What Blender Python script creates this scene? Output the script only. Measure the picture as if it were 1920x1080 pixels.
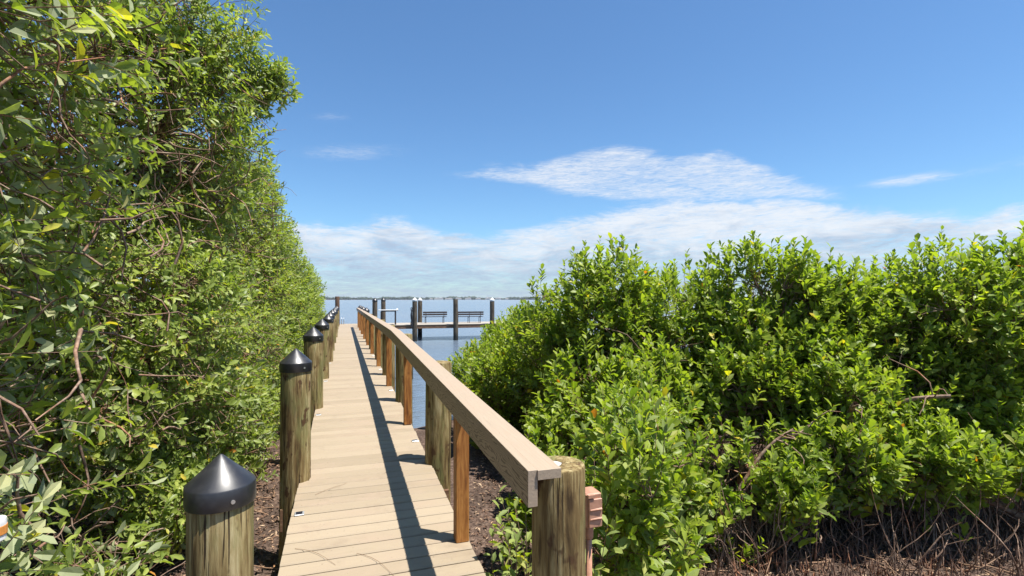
import bpy, math, random
import numpy as np
from mathutils import Vector, Matrix

for o in list(bpy.data.objects):
    bpy.data.objects.remove(o)
SC = bpy.context.scene
COL = SC.collection
rng = np.random.default_rng(11)
random.seed(5)

# ------------------------------------------------------------------ camera
EYE = 2.5                       # eye height above the water (z = 0)
TH = math.radians(18.27)        # the lens looks this far to the right of the boardwalk's line
ST, CT = math.sin(TH), math.cos(TH)
cam = bpy.data.cameras.new('camera')
cam.sensor_width = 36.0
cam.lens = 36.0 * 957 / 1920
cam.shift_y = 21 / 1920
cam.clip_start = 0.05
cam.clip_end = 12000
camo = bpy.data.objects.new('camera', cam)
camo.location = (0, 0, EYE)
camo.rotation_euler = (math.radians(90), 0, -TH)
COL.objects.link(camo)
SC.camera = camo

# ------------------------------------------------------------------ light
SUN = Vector((0.29, -0.21, 1.0)).normalized()      # direction towards the sun
SUN_EL = math.asin(SUN.z)
SUN_AZ = math.atan2(SUN.x, SUN.y)
sun = bpy.data.lights.new('sun', 'SUN')
sun.energy = 4.8
sun.angle = math.radians(0.5)
sun.color = (1.0, 0.95, 0.87)
suno = bpy.data.objects.new('sun', sun)
suno.rotation_euler = SUN.to_track_quat('Z', 'Y').to_euler()
suno.location = (0, 0, 30)
COL.objects.link(suno)

SC.view_settings.view_transform = 'Standard'
SC.view_settings.look = 'None'
SC.view_settings.gamma = 1.0
SC.view_settings.use_curve_mapping = False
SC.view_settings.exposure = 0.95
SC.cycles.max_bounces = 6
SC.cycles.diffuse_bounces = 5
SC.cycles.glossy_bounces = 2
SC.cycles.transmission_bounces = 4


# ---- tiny node language ------------------------------------------------
class NT:
    def __init__(self, tree):
        self.t = tree
        tree.nodes.clear()

    def n(self, kind, **kw):
        nd = self.t.nodes.new(kind)
        for k, v in kw.items():
            setattr(nd, k, v)
        return nd

    def put(self, sock, v):
        if isinstance(v, bpy.types.NodeSocket):
            self.t.links.new(v, sock)
        elif v is not None:
            if isinstance(v, (tuple, list)) and sock.type == 'RGBA' and len(v) == 3:
                v = (*v, 1)
            sock.default_value = v

    def m(self, op, a, b=None, c=None, clamp=False):
        nd = self.n('ShaderNodeMath', operation=op, use_clamp=clamp)
        for i, v in enumerate((a, b, c)):
            if v is not None:
                self.put(nd.inputs[i], v)
        return nd.outputs[0]

    def vm(self, op, a, b=None):
        nd = self.n('ShaderNodeVectorMath', operation=op)
        self.put(nd.inputs[0], a)
        if b is not None:
            self.put(nd.inputs[1], b)
        return nd.outputs[0]

    def noise(self, vec, scale=5, detail=4, rough=0.5, dist=0.0, out=0):
        nd = self.n('ShaderNodeTexNoise')
        self.put(nd.inputs['Vector'], vec)
        self.put(nd.inputs['Scale'], scale)
        self.put(nd.inputs['Detail'], detail)
        self.put(nd.inputs['Roughness'], rough)
        self.put(nd.inputs['Distortion'], dist)
        return nd.outputs[out]

    def ramp(self, fac, stops, interp='LINEAR'):
        nd = self.n('ShaderNodeValToRGB')
        cr = nd.color_ramp
        cr.interpolation = interp
        while len(cr.elements) > 1:
            cr.elements.remove(cr.elements[-1])
        for i, (p, c) in enumerate(stops):
            e = cr.elements[0] if i == 0 else cr.elements.new(p)
            e.position = p
            e.color = (*c, 1) if len(c) == 3 else c
        self.put(nd.inputs[0], fac)
        return nd.outputs[0]

    def mix(self, fac, a, b, mode='MIX'):
        nd = self.n('ShaderNodeMix', data_type='RGBA', blend_type=mode)
        self.put(nd.inputs[0], fac)
        self.put(nd.inputs[6], a)
        self.put(nd.inputs[7], b)
        return nd.outputs[2]

    def smooth(self, v, lo, hi):
        nd = self.n('ShaderNodeMapRange', interpolation_type='SMOOTHSTEP')
        self.put(nd.inputs[0], v)
        self.put(nd.inputs[1], lo)
        self.put(nd.inputs[2], hi)
        return nd.outputs[0]

    def xyz(self, v):
        nd = self.n('ShaderNodeSeparateXYZ')
        self.put(nd.inputs[0], v)
        return nd.outputs

    def comb(self, x, y, z):
        nd = self.n('ShaderNodeCombineXYZ')
        for i, v in enumerate((x, y, z)):
            self.put(nd.inputs[i], v)
        return nd.outputs[0]

    def bump(self, h, strength=0.3, dist=0.01, normal=None):
        nd = self.n('ShaderNodeBump')
        nd.inputs['Strength'].default_value = strength
        nd.inputs['Distance'].default_value = dist
        self.put(nd.inputs['Height'], h)
        if normal is not None:
            self.put(nd.inputs['Normal'], normal)
        return nd.outputs[0]


# ------------------------------------------------------------------ sky
def build_world():
    w = bpy.data.worlds.new('World')
    SC.world = w
    w.use_nodes = True
    g = NT(w.node_tree)
    sky = g.n('ShaderNodeTexSky', sky_type='NISHITA')
    sky.sun_disc = False
    sky.sun_elevation = SUN_EL
    sky.sun_rotation = SUN_AZ
    sky.altitude = 0
    sky.air_density = 1.0
    sky.dust_density = 0.3
    sky.ozone_density = 1.4
    d = g.n('ShaderNodeTexCoord').outputs['Generated']
    x, y, z = g.xyz(d)
    az = g.m('SUBTRACT', g.m('ARCTAN2', x, y), TH)       # 0 = straight out over the water
    el = g.m('ARCSINE', z)
    # cloud-layer coordinates: a flat sheet seen in perspective
    zz = g.m('ADD', g.m('MAXIMUM', z, 0.0), 0.10)
    cx = g.m('DIVIDE', x, zz)
    cy = g.m('DIVIDE', y, zz)
    P = g.comb(cx, cy, 0.0)
    Pa = g.comb(g.m('MULTIPLY', az, 4.0), g.m('MULTIPLY', el, 15.0), 0.7)
    n1 = g.noise(P, 1.3, 5, 0.62, 0.5)
    n2 = g.noise(Pa, 1.5, 6, 0.60, 0.8)
    Ps = g.comb(g.m('ADD', g.m('MULTIPLY', az, 9.0), g.m('MULTIPLY', el, 22.0)), g.m('MULTIPLY', el, 60.0), 3.1)
    n3 = g.noise(Ps, 1.6, 5, 0.65, 1.2)
    nn = g.m('ADD', g.m('ADD', g.m('MULTIPLY', n1, 0.30), g.m('MULTIPLY', n2, 0.38)), g.m('MULTIPLY', n3, 0.32))
    nn = g.m('MULTIPLY', g.m('SUBTRACT', nn, 0.5), 3.6)

    def blob(a0, e0, sa, se, amp, tilt=0.0):
        da = g.m('SUBTRACT', az, a0)
        de = g.m('SUBTRACT', g.m('SUBTRACT', el, e0), g.m('MULTIPLY', da, tilt))
        q = g.m('ADD', g.m('POWER', g.m('ABSOLUTE', g.m('DIVIDE', da, sa)), 2.0),
                g.m('POWER', g.m('ABSOLUTE', g.m('DIVIDE', de, se)), 2.0))
        return g.m('MULTIPLY', g.m('EXPONENT', g.m('MULTIPLY', q, -1.0)), amp)

    def curve(pts):
        """value along the azimuth, from (azimuth, value) pairs"""
        lo, hi = pts[0][0], pts[-1][0]
        t = g.m('DIVIDE', g.m('SUBTRACT', az, lo), hi - lo, clamp=True)
        return g.xyz(g.ramp(t, [((p - lo) / (hi - lo), (v, v, v)) for p, v in pts]))[0]

    wob = g.m('MULTIPLY', g.m('SUBTRACT', n2, 0.5), 0.055)
    # low bank that runs all round the horizon
    rise = g.m('ADD', 0.84, g.m('MULTIPLY', g.smooth(el, 0.03, 0.10), 0.16))
    edge = g.m('ADD', wob, curve([(-0.75, 0.15), (-0.40, 0.140), (-0.265, 0.160), (-0.20, 0.158), (-0.135, 0.136), (-0.06, 0.126), (0.04, 0.142), (0.15, 0.165),
                                  (0.34, 0.188), (0.52, 0.166), (0.66, 0.135), (0.79, 0.128), (1.1, 0.15)]))
    fall = g.m('SUBTRACT', 1.0, g.smooth(el, g.m('SUBTRACT', edge, 0.026), g.m('ADD', edge, 0.014)))
    dens = g.m('MULTIPLY', g.m('MULTIPLY', rise, fall), 1.0)
    # long wedge of cirrus above it
    top = g.m('ADD', g.m('MULTIPLY', wob, 1.0), curve([(-0.22, 0.226), (-0.165, 0.240), (-0.06, 0.266), (0.08, 0.275), (0.20, 0.300), (0.28, 0.278), (0.42, 0.262), (0.50, 0.222), (0.62, 0.16)]))
    bot = g.m('ADD', g.m('MULTIPLY', wob, 0.8), curve([(-0.22, 0.232), (-0.165, 0.236), (-0.06, 0.230), (0.04, 0.214), (0.19, 0.182), (0.35, 0.172), (0.62, 0.16)]))
    wedge = g.m('MULTIPLY', g.smooth(el, g.m('SUBTRACT', bot, 0.014), g.m('ADD', bot, 0.016)),
                g.m('SUBTRACT', 1.0, g.smooth(el, g.m('SUBTRACT', top, 0.030), g.m('ADD', top, 0.008))))
    dens = g.m('MAXIMUM', dens, g.m('MULTIPLY', wedge, 0.74))
    for b in [(0.655, 0.182, 0.060, 0.009, 0.80, 0.0), (-0.30, 0.268, 0.12, 0.018, 0.42, 0.10),
              (-0.34, 0.325, 0.05, 0.012, 0.36, 0.1), (0.90, 0.20, 0.16, 0.014, 0.6, 0.1),
              (-0.9, 0.25, 0.3, 0.05, 0.7, 0.1), (1.6, 0.27, 0.3, 0.05, 0.8, 0.0), (2.6, 0.28, 0.4, 0.06, 0.8, 0.0),
              (-2.2, 0.27, 0.4, 0.06, 0.8, 0.0)]:
        dens = g.m('ADD', dens, blob(*b))
    # fine filaments and wisps
    Pf = g.comb(g.m('ADD', g.m('MULTIPLY', az, 14.0), g.m('MULTIPLY', el, -30.0)), g.m('MULTIPLY', el, 90.0), 1.7)
    nf = g.noise(Pf, 3.0, 6, 0.70, 1.2)
    nn = g.m('ADD', nn, g.m('MULTIPLY', g.m('SUBTRACT', nf, 0.5), 2.6))
    dens = g.m('ADD', dens, g.m('MULTIPLY', nn, g.m('ADD', 0.06, g.m('MULTIPLY', g.m('MINIMUM', dens, 1.0), 0.56))))
    cov = g.m('MULTIPLY', g.smooth(dens, 0.18, 1.22), 0.93)
    shade = g.smooth(g.m('ADD', g.m('MULTIPLY', g.noise(Pa, 2.3, 6, 0.66, 0.6), 0.85), g.m('MULTIPLY', el, 3.0)), 0.50, 0.92)
    ccol = g.mix(shade, (2.55, 3.15, 4.1), (5.0, 5.2, 5.5))
    col = g.mix(cov, g.mix(1.0, sky.outputs[0], (0.56, 0.78, 0.95), 'MULTIPLY'), ccol)
    bg = g.n('ShaderNodeBackground')
    g.put(bg.inputs[0], col)
    bg.inputs[1].default_value = 0.092
    out = g.n('ShaderNodeOutputWorld')
    g.t.links.new(bg.outputs[0], out.inputs[0])
    w.cycles.sampling_method = 'MANUAL'
    w.cycles.sample_map_resolution = 256


build_world()


# ------------------------------------------------------------------ materials
def material(name, fn):
    m = bpy.data.materials.new(name)
    m.use_nodes = True
    g = NT(m.node_tree)
    out = g.n('ShaderNodeOutputMaterial')
    sh = fn(g)
    g.t.links.new(sh, out.inputs[0])
    return m


def pbr(g, col, rough=0.6, normal=None, spec=0.4, metal=0.0, **kw):
    p = g.n('ShaderNodeBsdfPrincipled')
    g.put(p.inputs['Base Color'], col)
    g.put(p.inputs['Roughness'], rough)
    g.put(p.inputs['Specular IOR Level'], spec)
    g.put(p.inputs['Metallic'], metal)
    if normal is not None:
        g.put(p.inputs['Normal'], normal)
    for k, v in kw.items():
        g.put(p.inputs[k], v)
    return p.outputs[0]


def obj_co(g, shift=True):
    tc = g.n('ShaderNodeTexCoord').outputs['Object']
    if not shift:
        return tc
    r = g.n('ShaderNodeObjectInfo').outputs['Random']
    return g.vm('ADD', tc, g.comb(g.m('MULTIPLY', r, 31.0), g.m('MULTIPLY', r, 17.0), g.m('MULTIPLY', r, 53.0)))


def f_pile(g):
    co = obj_co(g)
    st = g.vm('MULTIPLY', co, (1, 1, 0.07))
    fine = g.noise(st, 42, 8, 0.65, 0.4)
    wide = g.noise(g.vm('MULTIPLY', co, (1, 1, 0.18)), 8, 5, 0.6, 0.8)
    patch = g.noise(g.vm('MULTIPLY', co, (1, 1, 0.35)), 5.5, 5, 0.6)
    col = g.ramp(g.m('ADD', g.m('MULTIPLY', fine, 0.55), g.m('MULTIPLY', wide, 0.45)),
                 [(0.36, (0.050, 0.030, 0.012)), (0.455, (0.150, 0.098, 0.038)), (0.53, (0.265, 0.200, 0.088)), (0.63, (0.43, 0.355, 0.195))])
    col = g.mix(g.smooth(patch, 0.48, 0.62), col, g.mix(0.60, col, (0.17, 0.175, 0.062)))
    knots = g.noise(g.vm('MULTIPLY', co, (1, 1, 0.6)), 11, 3, 0.6)
    col = g.mix(g.smooth(knots, 0.60, 0.68), col, (0.085, 0.045, 0.02))
    crack = g.smooth(g.noise(g.vm('MULTIPLY', co, (1, 1, 0.035)), 70, 3, 0.6), 0.60, 0.66)
    col = g.mix(crack, col, (0.045, 0.028, 0.014))
    h = g.m('SUBTRACT', g.m('ADD', fine, g.m('MULTIPLY', wide, 0.7)), g.m('MULTIPLY', crack, 0.8))
    return pbr(g, col, 0.8, g.bump(h, 0.6, 0.012), 0.25)


def f_pile_old(g):
    co = obj_co(g)
    fine = g.noise(g.vm('MULTIPLY', co, (1, 1, 0.12)), 30, 7, 0.65, 0.5)
    col = g.ramp(fine, [(0.3, (0.030, 0.024, 0.018)), (0.5, (0.085, 0.067, 0.047)), (0.7, (0.18, 0.145, 0.10))])
    z = g.xyz(g.n('ShaderNodeNewGeometry').outputs['Position'])[2]
    wet = g.m('SUBTRACT', 1.0, g.smooth(g.m('ADD', z, g.m('MULTIPLY', fine, 0.3)), 0.35, 0.75))
    col = g.mix(wet, col, (0.028, 0.030, 0.027))
    return pbr(g, col, 0.8, g.bump(fine, 0.6, 0.02), 0.25)


def f_pine(g):
    co = obj_co(g)
    a = g.noise(g.vm('MULTIPLY', co, (1, 1, 0.05)), 55, 6, 0.6, 0.6)
    b = g.noise(g.vm('MULTIPLY', co, (1, 1, 0.22)), 16, 4, 0.6, 1.4)
    col = g.ramp(g.m('ADD', g.m('MULTIPLY', a, 0.45), g.m('MULTIPLY', b, 0.55)),
                 [(0.32, (0.095, 0.030, 0.008)), (0.45, (0.26, 0.098, 0.024)), (0.56, (0.40, 0.175, 0.046)), (0.68, (0.53, 0.27, 0.085))])
    v = g.n('ShaderNodeTexVoronoi')
    g.put(v.inputs['Vector'], g.vm('MULTIPLY', co, (1, 1, 0.55)))
    v.inputs['Scale'].default_value = 5.0
    col = g.mix(g.smooth(v.outputs['Distance'], 0.09, 0.05), col, (0.06, 0.022, 0.008))
    return pbr(g, col, 0.62, g.bump(a, 0.35, 0.005), 0.3)


def f_deck(g):
    co = obj_co(g)
    a = g.noise(g.vm('MULTIPLY', co, (0.08, 1, 1)), 90, 5, 0.6, 0.3)
    b = g.noise(co, 2.2, 4, 0.6)
    d = g.noise(co, 45, 2, 0.5)
    r = g.n('ShaderNodeObjectInfo').outputs['Random']
    col = g.mix(g.m('ADD', g.m('MULTIPLY', a, 0.5), g.m('MULTIPLY', r, 0.55)), (0.250, 0.196, 0.132), (0.365, 0.295, 0.208))
    col = g.mix(g.smooth(b, 0.45, 0.75), col, (0.325, 0.250, 0.178))
    gp = g.n('ShaderNodeNewGeometry').outputs['Position']
    dirt = g.noise(gp, 3.1, 7, 0.68, 0.3)
    col = g.mix(g.m('MULTIPLY', g.smooth(dirt, 0.52, 0.78), 0.6), col, (0.20, 0.15, 0.105))
    spk = g.noise(gp, 60, 2, 0.5)
    col = g.mix(g.m('MULTIPLY', g.smooth(spk, 0.71, 0.75), 0.7), col, (0.11, 0.08, 0.055))
    return pbr(g, col, 0.66, g.bump(g.m('ADD', a, g.m('MULTIPLY', d, 0.4)), 0.30, 0.003), 0.35)


def f_rail(g):
    co = obj_co(g, False)
    wv = g.n('ShaderNodeTexWave', wave_type='BANDS', bands_direction='Z')
    dco = g.vm('ADD', g.vm('MULTIPLY', co, (1, 0.10, 1)),
               g.comb(0.0, 0.0, g.m('MULTIPLY', g.noise(g.vm('MULTIPLY', co, (2.0, 0.9, 5.0)), 2.6, 3, 0.5), 0.16)))
    g.put(wv.inputs['Vector'], dco)
    wv.inputs['Scale'].default_value = 26
    wv.inputs['Distortion'].default_value = 2.0
    wv.inputs['Detail'].default_value = 3
    ln = g.smooth(wv.outputs['Fac'], 0.35, 0.04)
    a = g.noise(g.vm('MULTIPLY', co, (1, 0.03, 1)), 120, 4, 0.6)
    b = g.noise(co, 3.0, 4, 0.6)
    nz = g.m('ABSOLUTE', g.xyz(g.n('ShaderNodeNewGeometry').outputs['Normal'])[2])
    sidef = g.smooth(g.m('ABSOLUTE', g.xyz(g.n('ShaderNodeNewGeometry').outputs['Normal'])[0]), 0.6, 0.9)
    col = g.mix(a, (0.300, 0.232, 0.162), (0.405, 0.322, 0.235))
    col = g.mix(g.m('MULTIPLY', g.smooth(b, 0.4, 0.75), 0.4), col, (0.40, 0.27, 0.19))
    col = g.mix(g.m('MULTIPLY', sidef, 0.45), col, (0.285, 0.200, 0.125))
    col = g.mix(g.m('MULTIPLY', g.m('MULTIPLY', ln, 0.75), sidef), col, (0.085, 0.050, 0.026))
    h = g.m('SUBTRACT', a, g.m('MULTIPLY', g.m('MULTIPLY', ln, sidef), 1.0))
    return pbr(g, col, 0.6, g.bump(h, 0.35, 0.004), 0.35)


def f_beam(g):
    co = obj_co(g)
    a = g.noise(g.vm('MULTIPLY', co, (0.12, 0.12, 1)), 40, 6, 0.6)
    col = g.ramp(a, [(0.3, (0.09, 0.045, 0.028)), (0.55, (0.20, 0.115, 0.07)), (0.75, (0.33, 0.24, 0.15))])
    return pbr(g, col, 0.8, g.bump(a, 0.4, 0.006), 0.2)


def f_grey_deck(g):
    co = obj_co(g, False)
    a = g.noise(g.vm('MULTIPLY', co, (6, 1, 1)), 3, 5, 0.6)
    col = g.mix(a, (0.27, 0.235, 0.19), (0.42, 0.375, 0.32))
    return pbr(g, col, 0.75, None, 0.3)


def f_cap(g):
    co = obj_co(g)
    x, y, z = g.xyz(co)
    ring = g.noise(g.comb(0.0, 0.0, z), 900, 2, 0.5)
    sc = g.noise(co, 16, 6, 0.6)
    col = g.mix(g.m('MULTIPLY', g.smooth(sc, 0.45, 0.8), 0.6), (0.017, 0.017, 0.020), (0.055, 0.054, 0.056))
    return pbr(g, col, g.m('ADD', 0.30, g.m('MULTIPLY', sc, 0.20)), g.bump(ring, 0.06, 0.002), 0.75)


def flat(name, col, rough=0.5, metal=0.0, spec=0.4, bump=None):
    def f(g):
        co = obj_co(g)
        n = g.noise(co, bump or 30, 4, 0.6)
        c2 = tuple(c * 0.72 for c in col)
        return pbr(g, g.mix(g.smooth(n, 0.35, 0.75), col, c2), rough, g.bump(n, 0.12, 0.003), spec, metal)
    return material(name, f)


def leaf_mat(name, stops, back, trans=0.30, rough=0.44, spec=0.36):
    def f(g):
        at = g.n('ShaderNodeAttribute', attribute_name='rnd').outputs['Fac']
        col = g.ramp(at, stops)
        bf = g.n('ShaderNodeNewGeometry').outputs['Backfacing']
        nz = g.noise(g.n('ShaderNodeNewGeometry').outputs['Position'], 55, 3, 0.5)
        col = g.mix(g.m('MULTIPLY', g.smooth(nz, 0.40, 0.75), 0.40), col, g.mix(1.0, col, (0.60, 0.66, 0.50), 'MULTIPLY'))
        top = g.mix(g.m('MULTIPLY', bf, back[1]), col, back[0])
        p = pbr(g, top, g.m('ADD', rough, g.m('MULTIPLY', bf, 0.2)), None, spec)
        t = g.n('ShaderNodeBsdfTranslucent')
        g.put(t.inputs[0], g.mix(1.0, col, (1.6, 1.75, 0.5), 'MULTIPLY'))
        mx = g.n('ShaderNodeMixShader')
        mx.inputs[0].default_value = trans
        g.t.links.new(p, mx.inputs[1])
        g.t.links.new(t.outputs[0], mx.inputs[2])
        return mx.outputs[0]
    return material(name, f)


def f_bark(g):
    co = obj_co(g, False)
    a = g.noise(g.vm('MULTIPLY', co, (1, 1, 1)), 22, 6, 0.65, 0.5)
    b = g.noise(co, 3, 3, 0.5)
    col = g.ramp(a, [(0.3, (0.085, 0.050, 0.036)), (0.5, (0.215, 0.140, 0.100)), (0.72, (0.38, 0.29, 0.22))])
    col = g.mix(g.smooth(b, 0.5, 0.7), col, g.mix(1.0, col, (1.25, 0.86, 0.66), 'MULTIPLY'))
    return pbr(g, col, 0.85, g.bump(a, 0.5, 0.01), 0.2)


def f_ground(g):
    gp = g.n('ShaderNodeNewGeometry').outputs['Position']
    a = g.noise(gp, 26, 8, 0.7, 0.3)
    b = g.noise(gp, 2.2, 5, 0.6)
    v = g.n('ShaderNodeTexVoronoi')
    g.put(v.inputs['Vector'], g.vm('ADD', gp, g.vm('MULTIPLY', g.noise(gp, 18, 2, 0.5, out=1), (0.06, 0.06, 0.06))))
    v.inputs['Scale'].default_value = 30
    col = g.ramp(a, [(0.3, (0.034, 0.022, 0.016)), (0.5, (0.115, 0.075, 0.056)), (0.72, (0.28, 0.20, 0.15))])
    col = g.mix(g.m('MULTIPLY', g.smooth(b, 0.42, 0.62), 0.5), col, (0.035, 0.024, 0.018))
    return pbr(g, col, 0.85, g.bump(g.m('ADD', a, v.outputs['Distance']), 0.8, 0.03), 0.25)


def f_litter(g):
    at = g.n('ShaderNodeAttribute', attribute_name='rnd').outputs['Fac']
    col = g.ramp(at, [(0.0, (0.040, 0.022, 0.015)), (0.4, (0.125, 0.070, 0.045)), (0.75, (0.26, 0.165, 0.105)), (0.95, (0.40, 0.30, 0.20)), (1.0, (0.36, 0.14, 0.03))])
    return pbr(g, col, 0.8, None, 0.25)


def f_water(g):
    gp = g.n('ShaderNodeNewGeometry').outputs['Position']
    x, y, z = g.xyz(gp)
    P = g.comb(g.m('MULTIPLY', x, 0.55), y, 0.0)
    w1 = g.noise(P, 1.5, 6, 0.62, 0.6)
    w2 = g.noise(P, 6.5, 3, 0.5, 0.3)
    big = g.noise(g.comb(g.m('MULTIPLY', x, 0.004), g.m('MULTIPLY', y, 0.02), 0.0), 1.0, 3, 0.5)
    h = g.m('ADD', w1, g.m('MULTIPLY', w2, 0.30))
    col = g.mix(g.smooth(big, 0.4, 0.65), (0.120, 0.160, 0.210), (0.150, 0.185, 0.230))
    return pbr(g, col, g.m('ADD', 0.10, g.m('MULTIPLY', big, 0.08)), g.bump(h, 0.8, 0.13), 0.5, IOR=1.33)


M = dict(
    pile=material('weathered_piling_wood', f_pile), pile_old=material('sea_stained_piling_wood', f_pile_old),
    pine=material('fresh_pine', f_pine), deck=material('tan_composite_decking', f_deck),
    rail=material('embossed_composite_rail', f_rail), beam=material('treated_beam', f_beam),
    grey_deck=material('sun_bleached_deck', f_grey_deck), cap=material('black_plastic_cap', f_cap),
    bark=material('bark', f_bark), ground=material('mud_and_litter', f_ground), litter=material('dry_litter', f_litter),
    water=material('bay_water', f_water),
    steel=flat('screw_steel', (0.62, 0.60, 0.57), 0.35, 0.8), white=flat('white_plastic', (0.78, 0.78, 0.75), 0.4),
    pink=flat('salmon_pvc', (0.46, 0.235, 0.150), 0.45), pinkd=flat('salmon_pvc_lid', (0.50, 0.265, 0.175), 0.4),
    grey=flat('grey_conduit', (0.30, 0.30, 0.33), 0.5), solar=flat('solar_cell', (0.015, 0.018, 0.03), 0.15, 0, 0.6),
    orange=flat('orange_stripe', (0.60, 0.24, 0.05), 0.5), dark=flat('dark_slat', (0.045, 0.035, 0.035), 0.6),
    alu=flat('pale_aluminium', (0.55, 0.57, 0.58), 0.35, 0.6), rope=flat('dark_rope', (0.03, 0.033, 0.04), 0.8),
    brown_post=flat('brown_post', (0.125, 0.070, 0.042), 0.8), far=flat('far_foliage', (0.030, 0.050, 0.028), 0.9, bump=0.05),
    house=flat('far_house_wall', (0.62, 0.60, 0.55), 0.8), roof=flat('far_house_roof', (0.30, 0.26, 0.24), 0.8),
    twig=flat('dry_twig', (0.23, 0.14, 0.085), 0.8), caulk=flat('silver_sealant', (0.66, 0.64, 0.60), 0.3),
)
M['leaf_mangrove'] = leaf_mat('mangrove_leaf',
    [(0.0, (0.092, 0.156, 0.022)), (0.30, (0.175, 0.246, 0.030)), (0.62, (0.268, 0.328, 0.040)), (0.90, (0.345, 0.415, 0.055)),
     (0.972, (0.42, 0.45, 0.05)), (0.988, (0.55, 0.43, 0.03)), (0.996, (0.55, 0.18, 0.02))], ((0.270, 0.320, 0.130), 0.60), 0.42)
M['leaf_hedge'] = leaf_mat('hedge_leaf',
    [(0.0, (0.108, 0.152, 0.036)), (0.30, (0.186, 0.245, 0.050)), (0.62, (0.275, 0.330, 0.070)), (0.90, (0.370, 0.415, 0.095)),
     (0.972, (0.45, 0.45, 0.08)), (0.988, (0.57, 0.45, 0.06)), (0.996, (0.55, 0.25, 0.06))], ((0.380, 0.410, 0.275), 0.75), 0.40)


# ------------------------------------------------------------------ mesh helpers
def finish(me, mat, smooth=False):
    if mat is not None:
        me.materials.append(M[mat] if isinstance(mat, str) else mat)
    if smooth:
        me.polygons.foreach_set('use_smooth', np.ones(len(me.polygons), dtype=bool))
    me.update()
    return me


def place(name, me, parent=None, loc=None):
    o = bpy.data.objects.new(name, me)
    COL.objects.link(o)
    if parent is not None:
        o.parent = parent
    if loc is not None:
        o.location = loc
    return o


def tag(o, label=None, cat=None, group=None, kind=None):
    for k, v in (('label', label), ('category', cat), ('group', group), ('kind', kind)):
        if v:
            o[k] = v
    return o


def empty(name, loc=(0, 0, 0), rz=0.0):
    o = bpy.data.objects.new(name, None)
    o.empty_display_size = 0.1
    o.location = loc
    o.rotation_euler = (0, 0, rz)
    COL.objects.link(o)
    return o


class MB:
    """collects verts and faces of one mesh"""
    def __init__(self):
        self.v, self.f = [], []

    def add(self, vs, fs):
        b = len(self.v)
        self.v += [tuple(p) for p in vs]
        self.f += [tuple(b + i for i in q) for q in fs]
        return self

    def box(self, x0, x1, y0, y1, z0, z1, ch=0.0):
        if ch <= 0:
            vs = [(x, y, z) for z in (z0, z1) for y in (y0, y1) for x in (x0, x1)]
            fs = [(0, 2, 3, 1), (4, 5, 7, 6), (0, 1, 5, 4), (2, 6, 7, 3), (0, 4, 6, 2), (1, 3, 7, 5)]
            return self.add(vs, fs)
        c = ch
        rings = [(z0, c), (z0 + c, 0), (z1 - c, 0), (z1, c)]
        vs = []
        for z, i in rings:
            a0, a1, b0, b1 = x0 + i, x1 - i, y0 + i, y1 - i
            k = c - i if i == 0 else 0.0
            k = c
            vs += [(a0 + k, b0, z), (a1 - k, b0, z), (a1, b0 + k, z), (a1, b1 - k, z), (a1 - k, b1, z), (a0 + k, b1, z), (a0, b1 - k, z), (a0, b0 + k, z)]
        fs = [tuple(reversed(range(8))), tuple(range(24, 32))]
        for r in range(3):
            for i in range(8):
                j = (i + 1) % 8
                fs.append((r * 8 + i, r * 8 + j, r * 8 + 8 + j, r * 8 + 8 + i))
        return self.add(vs, fs)

    def tube(self, pts, r, n=8, caps=True):
        pts = [Vector(p) for p in pts]
        rr = r if isinstance(r, (list, tuple)) else [r] * len(pts)
        vs, fs = [], []
        up = None
        for i, p in enumerate(pts):
            t = (pts[min(i + 1, len(pts) - 1)] - pts[max(i - 1, 0)]).normalized()
            a = Vector((0, 0, 1)) if abs(t.z) < 0.95 else Vector((1, 0, 0))
            s = t.cross(a).normalized()
            if up is not None and s.dot(up) < 0:
                s = -s
            up = s
            u = s.cross(t)
            for k in range(n):
                an = 2 * math.pi * k / n
                vs.append(p + (s * math.cos(an) + u * math.sin(an)) * rr[i])
        for i in range(len(pts) - 1):
            for k in range(n):
                j = (k + 1) % n
                fs.append((i * n + k, i * n + j, (i + 1) * n + j, (i + 1) * n + k))
        if caps:
            fs.append(tuple(reversed(range(n))))
            fs.append(tuple(range((len(pts) - 1) * n, len(pts) * n)))
        return self.add(vs, fs)

    def lathe(self, prof, n=28, c=(0, 0), wob=0.0, seed=0):
        vs, fs = [], []
        rs = random.Random(seed)
        ph = [rs.random() * 6.28 for _ in range(4)]
        for (r, z) in prof:
            for k in range(n):
                an = 2 * math.pi * k / n
                w = 1 + wob * (math.sin(2 * an + ph[0] + z) + 0.6 * math.sin(3 * an + ph[1] - z * 1.7) + 0.4 * math.sin(7 * an + ph[2]))
                vs.append((c[0] + r * w * math.cos(an), c[1] + r * w * math.sin(an), z))
        for i in range(len(prof) - 1):
            for k in range(n):
                j = (k + 1) % n
                fs.append((i * n + k, i * n + j, (i + 1) * n + j, (i + 1) * n + k))
        fs.append(tuple(reversed(range(n))))
        fs.append(tuple(range((len(prof) - 1) * n, len(prof) * n)))
        return self.add(vs, fs)

    def mesh(self, name, mat, smooth=False):
        me = bpy.data.meshes.new(name)
        me.from_pydata(self.v, [], self.f)
        return finish(me, mat, smooth)

    def build(self, name, mat, parent=None, loc=None, smooth=False, auto=None):
        me = self.mesh(name, mat, smooth or auto is not None)
        if auto is not None:
            me.set_sharp_from_angle(angle=math.radians(auto))
        return place(name, me, parent, loc)


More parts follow.
